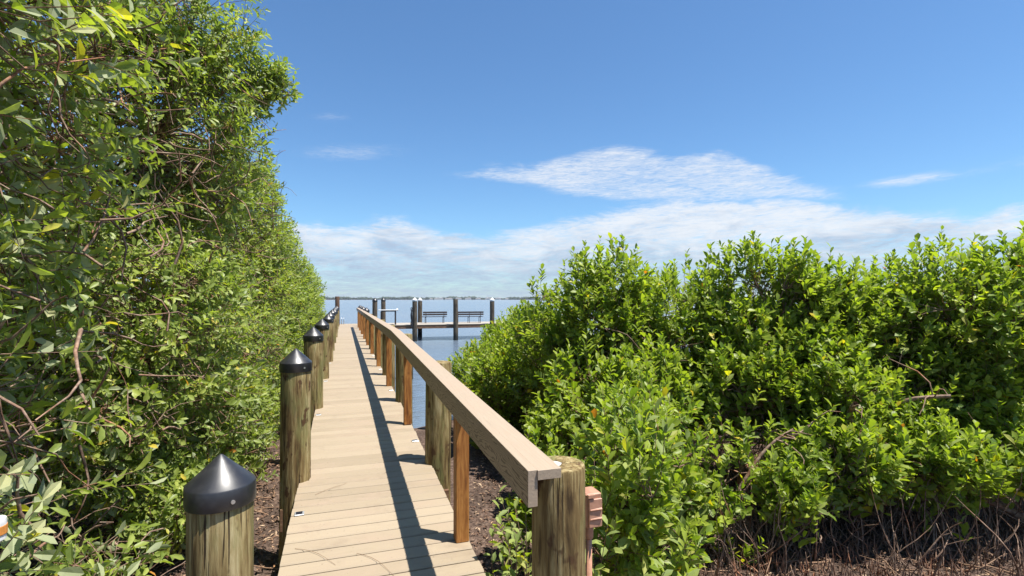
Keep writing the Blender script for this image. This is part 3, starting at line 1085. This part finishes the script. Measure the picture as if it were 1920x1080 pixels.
bench(5.55, 32.7, 1.55, 'dark slatted bench left of the flat-topped piling, facing the bay', 2)
bench(7.70, 32.3, 1.88, 'longer dark slatted bench on the right, half behind the mangrove', 3)
tb = empty('cleaning_table', (2.98, 31.0, hz))
tag(tb, 'pale narrow table on thin dark legs at the left end of the dock platform', 'table')
MB().box(-1.02, 0.05, 0.0, 0.62, 0.86, 0.90, 0.006).build('table_top', 'white', tb)
MB().box(-0.85, 0.0, 0.05, 0.08, 0.79, 0.858).build('apron', 'dark', tb)
for lx, ly, z0 in ((-0.02, 0.06, 0), (-0.02, 0.55, 0), (-0.85, 0.40, -0.1), (-0.85, 0.55, -0.1)):
    MB().box(lx - .022, lx + .022, ly - .022, ly + .022, z0, 0.79).build('leg', 'dark', tb)
b = MB().lathe([(0.02, 0), (0.055, 0.02), (0.075, 0.07), (0.055, 0.12), (0.01, 0.145)], 14).build('globe', 'white', tb, (0.06, 0.1, 0.83), smooth=True)
rp2 = empty('hanging_rope', (3.83, 30.50, 0.75))
tag(rp2, 'dark coils of rope hanging on the left of the white-capped piling', 'rope')
for q in range(4):
    pts = []
    for s in range(25):
        a = s / 24 * 2 * math.pi
        pts.append((0.035 * math.sin(a * 3 + q) - 0.03 * q % 0.06, -0.06 + 0.04 * math.cos(a + q), 0.45 + (0.40 + 0.08 * q) * math.cos(a) * 0.8 + 0.1 * q))
    MB().tube(pts, 0.022, 6, False).build('coil', 'rope', rp2, smooth=True)
ld = empty('dock_ladder', (0.0, 33.2, hz))
tag(ld, 'pale metal ladder handles at the far left end of the boardwalk', 'ladder')
for xx in (-0.12, 0.02):
    pts = [(xx, -0.35, 0.0), (xx, -0.35, 0.30)] + [(xx, -0.17 - 0.18 * math.cos(a), 0.30 + 0.12 * math.sin(a)) for a in np.linspace(0.3, 2.85, 7)] + [(xx, 0.01, 0.3), (xx, 0.02, -0.9)]
    MB().tube(pts, 0.018, 8).build('handle', 'alu', ld, smooth=True)
for q in range(4):
    MB().tube([(-0.119, 0.02, -0.15 - 0.25 * q), (0.019, 0.02, -0.15 - 0.25 * q)], 0.015, 6).build('rung', 'alu', ld)

# ================================================================== SMALL THINGS NEAR THE CAMERA
bx = empty('outlet_box', (1.035, 2.03, 0.0))
tag(bx, 'salmon-pink outlet box on a pink pipe beside the near handrail piling', 'outlet box')
zb = EYE - (985 - 561) / 957 * 2.24
MB().box(-0.040, 0.036, -0.035, 0.05, zb, zb + 0.148, 0.005).build('box', 'pink', bx)
lid = MB().box(-0.030, 0.034, -0.046, -0.036, zb + 0.004, zb + 0.128, 0.003).build('lid', 'pinkd', bx)
for q in (0.045, 0.085):
    MB().add([(-0.024, -0.0475, zb + q), (0.030, -0.0475, zb + q + 0.004), (0.030, -0.053, zb + q - 0.002), (-0.024, -0.050, zb + q - 0.004)] +
             [(-0.024, -0.0465, zb + q - 0.012), (0.030, -0.0465, zb + q - 0.010)], [(0, 1, 2, 3), (3, 2, 5, 4), (0, 3, 4), (1, 5, 2)]).build('hinge', 'pink', lid)
MB().box(-0.034, -0.004, -0.050, -0.0365, zb + 0.134, zb + 0.1475).build('latch', 'pinkd', lid)
MB().tube([(-0.006, 0.0, 0.0), (-0.004, 0.0, 0.6), (-0.008, 0.0, zb - 0.045)], 0.0135, 12).build('conduit', 'pink', bx, smooth=True)
MB().lathe([(0.016, zb - 0.06), (0.020, zb - 0.055), (0.020, zb - 0.012), (0.017, zb)], 14, c=(-0.008, 0)).build('collar', 'pink', bx, smooth=True)
gc = MB()
pts, rad = [], []
for q in range(90):
    zz = 0.0 + (zb - 0.02) * q / 89
    pts.append((-0.042 + 0.006 * math.sin(zz * 3), -0.004, zz))
    rad.append(0.0115 + 0.0016 * (q % 2))
gc.tube(pts, rad, 10)
gc.build('flexible_conduit', 'grey', bx)
MB().lathe([(0.016, 1.12), (0.017, 1.125), (0.017, 1.14), (0.016, 1.145)], 12, c=(-0.040, -0.004)).build('clamp', 'alu', bx)

lx, ly = LZ(-1.533, 1.50)
wp = empty('stake_light', (lx, ly, 0.05))
tag(wp, 'white plastic stake light with orange stripe at the bottom left corner of the photo', 'light')
zt = EYE - (975 - 561) / 957 * 1.5 - 0.05
MB().lathe([(0.012, 0), (0.012, zt - 0.075)], 12).build('stake', 'white', wp)
MB().lathe([(0.016, zt - 0.075), (0.034, zt - 0.06), (0.036, zt - 0.012), (0.034, zt)], 20).build('head', 'white', wp, auto=40)
MB().lathe([(0.0365, zt - 0.045), (0.0372, zt - 0.043), (0.0372, zt - 0.02), (0.0365, zt - 0.018)], 20).build('stripe', 'orange', wp)

# loose bits on the planks
bits = [((-0.30, 3.60), (-0.05, 3.33), 'thin curved dry stalk lying at the left plank edge'),
        ((0.08, 3.42), (0.28, 3.10), 'thin curved dry stalk lying across the middle planks'),
        ((-0.22, 4.48), (0.02, 4.68), 'thin dry stalk lying near the second left piling'),
        ((0.52, 5.15), (0.74, 5.08), 'thin dry stalk on the planks right of the rail shadow')]
for (a, b, lb) in bits:
    pts = []
    for s in range(7):
        t = s / 6
        xx = a[0] + (b[0] - a[0]) * t + 0.025 * math.sin(t * 3.0)
        yy = a[1] + (b[1] - a[1]) * t + 0.015 * math.sin(t * 5)
        pts.append((xx, yy, deck_z(yy) + 0.004 + 0.006 * math.sin(t * 3.14)))
    o = MB().tube(pts, [0.0014] * 4 + [0.001] * 3, 5).build('dry_stalk', 'twig')
    tag(o, lb, 'twig', 'dry stalks on the planks')


# ================================================================== PLANTS
# ---- hedge of tall mangrove and pepper trees on the left
def keep_left(P):
    x, y, z = P[:, 0], P[:, 1], P[:, 2]
    lim = -0.80 + 0.10 * np.sin(y * 1.9 + z * 1.3) + 0.07 * np.sin(y * 4.1 - z * 2.2)
    lim = np.where(z < 1.0, lim - 0.12 * (1.0 - z), lim)
    lim = np.where((z > 5.0) & (y > 6.0) & (y < 9.0), lim + 0.35, lim)
    return x < lim


HEDGE = 'trees of the hedge left of the boardwalk'
make_tree('hedge_tree', 'tall leafy tree with large leaves filling the left edge of the photo', 'tree', HEDGE, (-2.6, 2.2, 0.08),
          [((-2.2, 2.6, 1.7), (1.35, 1.9, 1.6)), ((-2.3, 2.9, 3.9), (1.5, 2.0, 1.7)), ((-2.2, 3.4, 5.6), (1.4, 1.8, 1.3)), ((-3.2, 1.6, 3.0), (1.4, 1.5, 2.4)), ((-1.45, 3.5, 0.75), (0.55, 1.1, 0.60)), ((-1.75, 2.25, 0.75), (0.60, 0.75, 0.62))],
          3400, (0.110, 0.047), 'leaf_hedge', [((-2.5, 2.4, 0.05), 0.06, 0), ((-2.7, 2.2, 0.05), 0.075, 1), ((-2.6, 2.9, 0.05), 0.07, 2), ((-3.0, 1.9, 0.05), 0.07, 3), ((-1.7, 3.4, 0.05), 0.03, 4), ((-1.9, 2.3, 0.05), 0.03, 5)],
          keep=keep_left, singles=300, up=0.15, per=10, shell=2.8, seed=3, sprays=0.05, rise=(40, 85), twig_len=(0.2, 0.42), interior=0.25)
make_tree('hedge_tree', 'tall tree whose upper branch reaches furthest over the boardwalk against the blue sky', 'tree', HEDGE, (-2.3, 6.8, 0.08),
          [((-2.1, 6.3, 2.0), (1.35, 2.0, 1.9)), ((-2.2, 6.9, 4.3), (1.35, 2.0, 1.6)), ((-1.95, 7.3, 5.5), (1.15, 1.4, 1.1)), ((-1.05, 7.6, 5.45), (0.55, 0.5, 0.42)), ((-1.35, 7.6, 0.80), (0.60, 1.5, 0.75)), ((-1.5, 5.6, 0.65), (0.55, 0.9, 0.55))],
          4800, (0.096, 0.041), 'leaf_hedge', [((-2.2, 6.5, 0.05), 0.06, 0), ((-2.4, 6.9, 0.05), 0.075, 1), ((-2.3, 7.2, 0.05), 0.06, 2), ((-1.7, 7.3, 0.05), 0.03, 4), ((-1.7, 5.8, 0.05), 0.03, 5)],
          keep=keep_left, singles=300, up=0.2, per=12, shell=3.6, seed=4, sprays=0.05, rise=(40, 80), interior=0.2)
make_tree('hedge_tree', 'middle tree of the hedge with a rounded top, behind the second capped piling', 'tree', HEDGE, (-2.2, 11.2, 0.08),
          [((-2.0, 10.6, 1.9), (1.25, 2.3, 1.8)), ((-2.15, 11.2, 3.7), (1.35, 2.2, 1.6)), ((-2.5, 11.0, 4.8), (1.25, 1.8, 1.1)), ((-1.25, 10.8, 0.80), (0.55, 2.0, 0.75))],
          4300, (0.098, 0.042), 'leaf_hedge', [((-2.1, 10.7, 0.05), 0.06, 0), ((-2.2, 11.2, 0.05), 0.07, 1), ((-2.5, 11.0, 0.05), 0.06, 2), ((-1.6, 10.7, 0.05), 0.03, 3)],
          keep=keep_left, near=False, singles=0, up=0.2, per=12, shell=4.5, seed=5, sprays=0.05, rise=(40, 80))
make_tree('hedge_tree', 'lower tree of the hedge just beyond the rounded one', 'tree', HEDGE, (-2.0, 15.2, 0.08),
          [((-1.9, 14.8, 1.7), (1.2, 2.2, 1.6)), ((-2.0, 15.4, 3.1), (1.15, 2.0, 1.25))],
          2200, (0.11, 0.048), 'leaf_hedge', [((-1.9, 14.9, 0.05), 0.06, 0), ((-2.1, 15.3, 0.05), 0.06, 1)],
          keep=keep_left, near=False, up=0.35, per=12, shell=4.5, seed=6)
make_tree('hedge_tree', 'farthest tree of the hedge, ending against the open water', 'tree', HEDGE, (-1.9, 19.5, 0.05),
          [((-1.75, 18.8, 1.6), (1.25, 2.2, 1.5)), ((-1.75, 19.4, 2.9), (1.15, 2.0, 1.1)), ((-1.7, 21.5, 1.6), (1.05, 1.8, 1.4))],
          2500, (0.112, 0.050), 'leaf_hedge', [((-1.9, 19.0, 0.05), 0.06, 0), ((-1.9, 19.5, 0.05), 0.06, 1), ((-1.8, 21.5, 0.0), 0.05, 2)],
          near=False, up=0.45, per=12, shell=4.5, seed=7)
# second row that closes the hedge behind
for k, (yy, hh) in enumerate([(2.0, 6.6), (6.0, 6.4), (10.0, 5.0)]):
    make_tree('hedge_tree', ['dense tree behind the large-leaved one at the left edge', 'dense tree behind the one that overhangs the boardwalk', 'dense tree behind the rounded middle one'][k],
              'tree', HEDGE, (-5.0, yy + .6, 0.08),
              [((-4.6, yy, 1.9), (1.2, 2.4, 2.0)), ((-4.6, yy + .5, hh - 1.6), (1.2, 2.4, 1.7))],
              900, (0.17, 0.08), 'leaf_hedge', [((-4.8, yy, 0.05), 0.07, 0), ((-4.9, yy + .6, 0.05), 0.07, 1)],
              near=False, up=0.2, per=12, shell=4, seed=20 + k, back=0.05)


# ---- mangroves on the right
def keep_right(P):
    x, y, z = P[:, 0], P[:, 1], P[:, 2]
    lim = 1.20 + 0.085 * y + 0.12 * np.sin(y * 2.3 + z) + 0.05 * np.sin(y * 6 - z * 3)
    lat, zc = to_lz(P)
    front = 4.38 + 0.22 * np.sin(lat * 2.7) + 0.15 * np.sin(lat * 6.1 + z * 2)
    front = np.where(lat < 1.25, 2.6, front)
    low = (lat > 1.5) & (z < 0.38 + 0.22 * np.sin(lat * 3.3) + 0.15 * np.sin(lat * 7.1))
    return (x > lim) & (zc > front) & ~low


def LOBE(lat, zc, z, rl, rz):
    x, y = LZ(lat, zc)
    return ((x, y, z), (rl, rl * 1.05, rz))


MG = 'mangroves right of the boardwalk'


def mangrove(label, lobes, n, stems, leaf=(0.104, 0.054), near=True, singles=0, seed=1, shoots=60, **kw):
    ls = [LOBE(*l) for l in lobes]
    ss = []
    for (lat, zc, rad, k) in stems:
        x, y = LZ(lat, zc)
        ss.append(((x, y, 0.0), rad, k))
    return make_tree('mangrove', label, 'mangrove', MG, (ss[0][0][0], ss[0][0][1], 0.0), ls, n, leaf, 'leaf_mangrove', ss,
                     keep=keep_right, near=near, singles=singles, up=0.75, per=12, seed=seed, shoots=shoots, rise=(28, 62), **kw)


mangrove('bushy low mangrove close behind the near handrail piling and the pink outlet box', [(0.72, 3.35, 1.0, 0.55, 0.95), (1.15, 4.3, 1.2, 0.6, 0.75), (0.35, 4.6, 0.7, 0.5, 0.6)], 620,
         [(0.8, 3.6, 0.03, 0), (1.1, 4.4, 0.035, 1), (0.45, 4.7, 0.02, 2)], (0.098, 0.044), singles=300, seed=31, shoots=25, shell=2.4)
mangrove('mangrove with the tall pointed crown right of the handrail', [(1.32, 6.7, 2.17, 0.80, 1.25), (2.12, 6.6, 1.80, 0.68, 1.10), (0.82, 7.1, 1.72, 0.85, 1.12), (1.0, 5.7, 1.15, 0.85, 0.95), (1.6, 5.9, 1.4, 0.6, 0.6)], 2100,
         [(1.3, 6.9, 0.05, 0), (2.1, 6.8, 0.045, 1), (0.9, 7.2, 0.04, 2), (1.1, 6.0, 0.04, 3), (1.7, 5.9, 0.03, 4)], singles=300, seed=32, shoots=80, shell=3.5, interior=0.08)
mangrove('small-leaved mangrove sloping down towards the bay beside the handrail', [(0.3, 9.2, 1.25, 1.15, 1.10), (0.75, 8.3, 1.5, 0.95, 1.08), (-0.15, 8.3, 0.95, 0.9, 0.9)], 1900,
         [(0.4, 9.3, 0.05, 0), (0.8, 8.4, 0.05, 1), (0.0, 8.5, 0.04, 2)], near=False, seed=33, shoots=60, shell=4)
mangrove('lowest outermost mangrove standing in the water before the dock platform', [(-0.75, 12.0, 0.75, 0.85, 0.8), (0.2, 12.4, 1.25, 1.2, 1.05), (-0.45, 10.6, 0.65, 0.75, 0.75)], 1500,
         [(-0.6, 12.1, 0.04, 0), (0.2, 12.4, 0.05, 1), (-0.3, 10.8, 0.04, 2)], near=False, seed=34, shoots=50, shell=4)
mangrove('mangrove in the middle of the right side with bare brown twigs showing below its crown', [(2.98, 6.3, 2.05, 0.80, 1.15), (3.75, 6.3, 1.98, 0.80, 1.08), (2.7, 5.9, 1.5, 0.75, 0.60), (2.3, 5.0, 0.95, 0.65, 0.50), (3.5, 5.8, 1.5, 0.75, 0.6), (1.7, 4.85, 0.75, 0.50, 0.42)], 2300,
         [(2.9, 6.6, 0.06, 0), (3.7, 6.6, 0.05, 1), (2.8, 6.2, 0.04, 2), (2.5, 5.6, 0.025, 3), (3.5, 6.0, 0.04, 4), (1.9, 5.2, 0.02, 5)], singles=300, seed=35, shoots=80, shell=3.6)
mangrove('mangrove with yellowish leaves in the dip between the middle and the rightmost crowns', [(4.40, 6.2, 1.72, 0.90, 1.02), (4.3, 5.8, 1.50, 0.75, 0.60), (3.2, 5.05, 0.95, 0.60, 0.45), (2.75, 4.8, 0.70, 0.45, 0.35), (4.1, 5.1, 0.95, 0.60, 0.42)], 1800,
         [(4.4, 6.5, 0.05, 0), (4.2, 6.2, 0.04, 1), (3.4, 5.4, 0.025, 2), (2.9, 5.1, 0.02, 3), (4.2, 5.5, 0.02, 4)], singles=300, seed=36, shoots=50, shell=3.6)
mangrove('rightmost mangrove with tall loose shoots at the right edge of the photo', [(5.10, 5.9, 2.10, 0.90, 1.10), (5.85, 5.8, 2.26, 0.90, 1.16), (5.1, 5.6, 1.5, 0.70, 0.60), (5.0, 5.0, 0.90, 0.55, 0.40)], 1700,
         [(5.2, 6.3, 0.06, 0), (5.8, 6.2, 0.06, 1), (5.1, 6.0, 0.04, 2), (5.1, 5.4, 0.02, 3)], singles=300, seed=37, shoots=110, shell=3.6)
mangrove('mangrove thicket deep behind the middle crowns', [(2.9, 8.2, 1.95, 1.5, 1.0), (5.9, 7.9, 1.95, 1.9, 1.1)], 1000,
         [(3.4, 8.6, 0.05, 0), (6.2, 8.2, 0.05, 1)], (0.13, 0.07), near=False, seed=38, shoots=40, shell=4)

# bare leaning limbs and prop roots under the right-hand canopy
limbs = [((5.6, 5.2, .45), (3.6, 5.0, .85), .055), ((4.2, 5.6, .1), (3.3, 4.9, 1.5), .045), ((2.4, 5.4, .5), (3.6, 5.2, 1.2), .03), ((5.2, 4.9, .15), (3.9, 5.2, .5), .04),
         ((3.2, 5.9, .1), (4.3, 5.0, 1.55), .035), ((1.7, 5.0, .15), (2.7, 4.9, 1.25), .022)]
lb = ['thick pale limb lying level under the canopy at far right', 'crooked limb rising to the left under the right-hand canopy', 'thin limb reaching right under the middle canopy',
      'low limb lying just above the mud at far right', 'straight limb leaning right under the right-hand canopy', 'slim bare limb above the mud near the outlet box']
for (a, b, r), l in zip(limbs, lb):
    A, B = np.array([[*LZ(a[0], a[1]), a[2]]]), np.array([[*LZ(b[0], b[1]), b[2]]])
    P = bend(A, B, 14, 0.07, 0.08)
    parts = [tube_arrays(P, np.linspace(r, r * .5, 14)[None], 8)]
    q = rng.integers(3, 13, 10)
    S = P[0][q]
    E = S + runit(10) * rng.uniform(.3, .7, (10, 1)) + np.array([0, 0, .1])
    parts.append(tube_arrays(bend(S, E, 6, .15), np.tile(np.linspace(.009, .003, 6), (10, 1)), 4))
    V, F = join_tubes(parts)
    o = bulk('bare_limb', V, [F], 'bark', smooth=True)
    tag(o, l, 'branch', 'bare limbs under the mangroves')

# tangle of dead twigs inside the thickets
n = 2600
lat = rng.uniform(0.9, 6.0, n)
zc = rng.uniform(4.7, 7.2, n)
X, Y = LZ(lat, zc)
A = np.stack([X, Y, rng.uniform(.05, 2.0, n)], -1)
Dv = norm(runit(n) + np.array([0, 0, .25])) * rng.uniform(.25, .75, (n, 1))
ok = (X > 1.3 + .085 * Y) & (zc > 4.95 + .55 * A[:, 2])
A, Dv = A[ok], Dv[ok]
P = bend(A, A + Dv, 6, .13)
P[..., 2] = np.maximum(P[..., 2], .03)
V, F = tube_arrays(P, np.tile(np.linspace(.0055, .002, 6), (len(A), 1)) * rng.uniform(.6, 1.6, (len(A), 1)), 4)
tag(bulk('dead_twig_tangle', V, [F], 'bark'), 'tangle of bare dead twigs inside the mangroves', 'twigs', kind='stuff')
n = 260
lat = rng.uniform(1.5, 6.2, n)
X, Y = LZ(lat, 4.75 + 0.22 * np.sin(lat * 2.7) + rng.normal(0, .22, n))
A = np.stack([X, Y, ground_h(X, Y) - .03], -1)
E = A + np.stack([rng.normal(0, .22, n), rng.normal(0, .22, n), rng.uniform(.15, .85, n)], -1)
P = bend(A, E, 7, .11)
V, F = tube_arrays(P, np.tile(np.linspace(.0070, .0022, 7), (n, 1)) * rng.uniform(.5, 1.5, (n, 1)), 4)
tag(bulk('prop_roots', V, [F], 'bark'), 'thin arching roots along the front of the mangroves', 'roots', kind='stuff')
n = 2600
A = np.stack([rng.uniform(-3.4, -1.15, n), rng.uniform(1.0, 12, n), rng.uniform(.1, 5.4, n)], -1)
Dv = norm(runit(n)) * rng.uniform(.25, .7, (n, 1))
P = bend(A, A + Dv, 6, .13)
P[..., 2] = np.maximum(P[..., 2], .05)
P[..., 0] = np.minimum(P[..., 0], -.85)
V, F = tube_arrays(P, np.tile(np.linspace(.006, .002, 6), (n, 1)) * rng.uniform(.6, 1.7, (n, 1)), 4)
tag(bulk('dead_twig_tangle', V, [F], 'bark'), 'tangle of bare twigs inside the left hedge', 'twigs', kind='stuff')


# small plants
def seedling(name, label, x, y, h, n, leaf, mat, spread=0.13, group='low plants beside the boardwalk'):
    root = empty(name, (x, y, 0.06))
    tag(root, label, 'plant', group)
    A = np.array([[x, y, 0.05]]).repeat(n, 0)
    E = A + np.stack([rng.normal(0, spread, n), rng.normal(0, spread, n), h * rng.uniform(.45, 1.0, n)], -1)
    if x > 0.5:
        E[:, 0] = np.maximum(E[:, 0], 0.93)
    P = bend(A, E, 7, .08)
    V, F = tube_arrays(P, np.tile(np.linspace(.006, .002, 7), (n, 1)), 4)
    bulk('stem', V, [F], 'bark', root, off=(x, y, 0.06))
    k = 14
    f = np.linspace(.35, 1, k)
    idx = (f * 6)
    i0 = np.minimum(idx.astype(int), 5)
    fr = (idx - i0)[None, :, None]
    pos = P[:, i0] * (1 - fr) + P[:, i0 + 1] * fr
    ax = norm(P[:, -1] - P[:, -3])
    hh = norm(np.cross(ax, np.array([.3, .8, .2])))
    b2 = np.cross(ax, hh)
    ang = np.arange(k)[None] * 2.4 + rng.random((n, 1)) * 6.28
    rad = hh[:, None] * np.cos(ang)[..., None] + b2[:, None] * np.sin(ang)[..., None]
    op = np.radians(rng.uniform(30, 70, (n, k)))
    dl = norm(ax[:, None] * np.cos(op)[..., None] + rad * np.sin(op)[..., None])
    nl = norm(ax[:, None] * np.sin(op)[..., None] - rad * np.cos(op)[..., None])
    pos, dl, nl = [q.reshape(-1, 3) for q in (pos, dl, nl)]
    for i in range(len(pos)):
        o = bpy.data.objects.new('leaf', leaf_variant(mat, i * 3))
        COL.objects.link(o)
        o.parent = root
        L = leaf[0] * random.uniform(.75, 1.2)
        W = leaf[1] * random.uniform(.8, 1.2)
        s = norm(np.cross(dl[i], nl[i]))
        u = np.cross(s, dl[i])
        p = pos[i] - np.array([x, y, .06])
        o.matrix_basis = Matrix([(dl[i][c] * L, s[c] * W, u[c] * L, p[c]) for c in range(3)] + [(0, 0, 0, 1)])


def sd(lat, zc):
    return LZ(lat, zc)


for (lat, zc, h, n, lbl, mt) in [(0.03, 3.15, 1.25, 11, 'leafy seedling on the mud between the orange post and the near piling', 'leaf_mangrove'),
                                (0.42, 2.75, 1.35, 10, 'upright leafy shoots crowding behind the pink outlet box', 'leaf_mangrove'),
                                (0.62, 2.7, 1.1, 8, 'leafy shoots just right of the pink outlet box', 'leaf_mangrove'),
                                (-0.02, 4.3, .8, 9, 'shaded leafy plant below the handrail between two posts', 'leaf_mangrove'),
                                (-1.72, 2.0, .75, 9, 'low leafy plant at the bottom left beside the stake light', 'leaf_hedge'),
                                (-1.62, 2.55, .70, 8, 'low leafy plant left of the nearest capped piling', 'leaf_hedge'),
                                (2.0, 4.6, .35, 4, 'small lone seedling on the mud right of the outlet box', 'leaf_mangrove'),
                                (1.35, 4.2, .5, 5, 'leafy seedling at the edge of the mud clearing', 'leaf_mangrove')]:
    x, y = sd(lat, zc)
    seedling('seedling', lbl, x, y, h, n, (.085, .040), mt)

# ---- ground cover: breathing roots, leaf litter, sticks
n = 11000
lat = rng.uniform(0.5, 7.5, n)
zc = 3.3 + 6.0 * rng.random(n) ** 1.3
X, Y = LZ(lat, zc)
ok = (X > 1.05)
X, Y = X[ok], Y[ok]
n = len(X)
A = np.stack([X, Y, ground_h(X, Y) - .02], -1)
E = A + np.stack([rng.normal(0, .03, n), rng.normal(0, .03, n), rng.uniform(.06, .20, n)], -1)
P = bend(A, E, 4, .10)
V, F = tube_arrays(P, np.tile(np.array([.0055, .005, .0042, .002]), (n, 1)) * rng.uniform(.7, 1.3, (n, 1)), 4)
tag(bulk('breathing_roots', V, [F], 'bark'), 'upright finger-thin breathing roots covering the mud', 'roots', kind='stuff')


def litter(name, label, X, Y, size):
    n = len(X)
    pos = np.stack([X, Y, ground_h(X, Y) + rng.uniform(.004, .03, n)], -1)
    d = norm(np.stack([rng.normal(size=n), rng.normal(size=n), rng.normal(0, .25, n)], -1))
    nr = norm(np.array([0, 0, 1.0]) + runit(n) * .45)
    L = size * rng.uniform(.5, 1.3, n)
    V, F = leaf_arrays(pos, d, nr, L, L * rng.uniform(.25, .5, n), False)
    tag(bulk(name, V, F, 'litter', rnd=np.repeat(rng.random(n) * .97 + (rng.random(n) > .985) * .03, 4)), label, 'leaf litter', kind='stuff')


X, Y = rng.uniform(-3.2, -.35, 16000), rng.uniform(1, 13, 16000)
litter('leaf_litter', 'brown dry leaves on the ground under the left hedge', X, Y, .06)
lat, zc = rng.uniform(-.5, 7, 18000), rng.uniform(2.6, 9, 18000)
X, Y = LZ(lat, zc)
ok = X > .75
litter('leaf_litter', 'brown dry leaves and debris on the mud under the mangroves', X[ok], Y[ok], .05)
n = 420
lat, zc = rng.uniform(.2, 7, n), rng.uniform(3.3, 7, n)
X, Y = LZ(lat, zc)
X[:140], Y[:140] = rng.uniform(-2.4, -.7, 140), rng.uniform(1.5, 9, 140)
A = np.stack([X, Y, ground_h(X, Y) + .02], -1)
E = A + np.stack([rng.normal(0, .35, n), rng.normal(0, .35, n), rng.uniform(0, .10, n)], -1)
P = bend(A, E, 7, .08)
V, F = tube_arrays(P, np.tile(np.linspace(.007, .003, 7), (n, 1)) * rng.uniform(.6, 1.5, (n, 1)), 4)
tag(bulk('fallen_sticks', V, [F], 'twig'), 'pale dry sticks lying on the mud and litter', 'sticks', kind='stuff')

# ------------------------------------------------------------------ air
hb = MB().box(-2700, 3500, -500, 3400, -2.0, 24.0).build('haze', None)
hm = bpy.data.materials.new('haze')
hm.use_nodes = True
g = NT(hm.node_tree)
pv = g.n('ShaderNodeVolumePrincipled')
pv.inputs['Color'].default_value = (0.86, 0.92, 1.0, 1)
pv.inputs['Density'].default_value = 0.00010
pv.inputs['Anisotropy'].default_value = 0.2
g.t.links.new(pv.outputs[0], g.n('ShaderNodeOutputMaterial').inputs['Volume'])
hb.data.materials.append(hm)
tag(hb, kind='stuff')
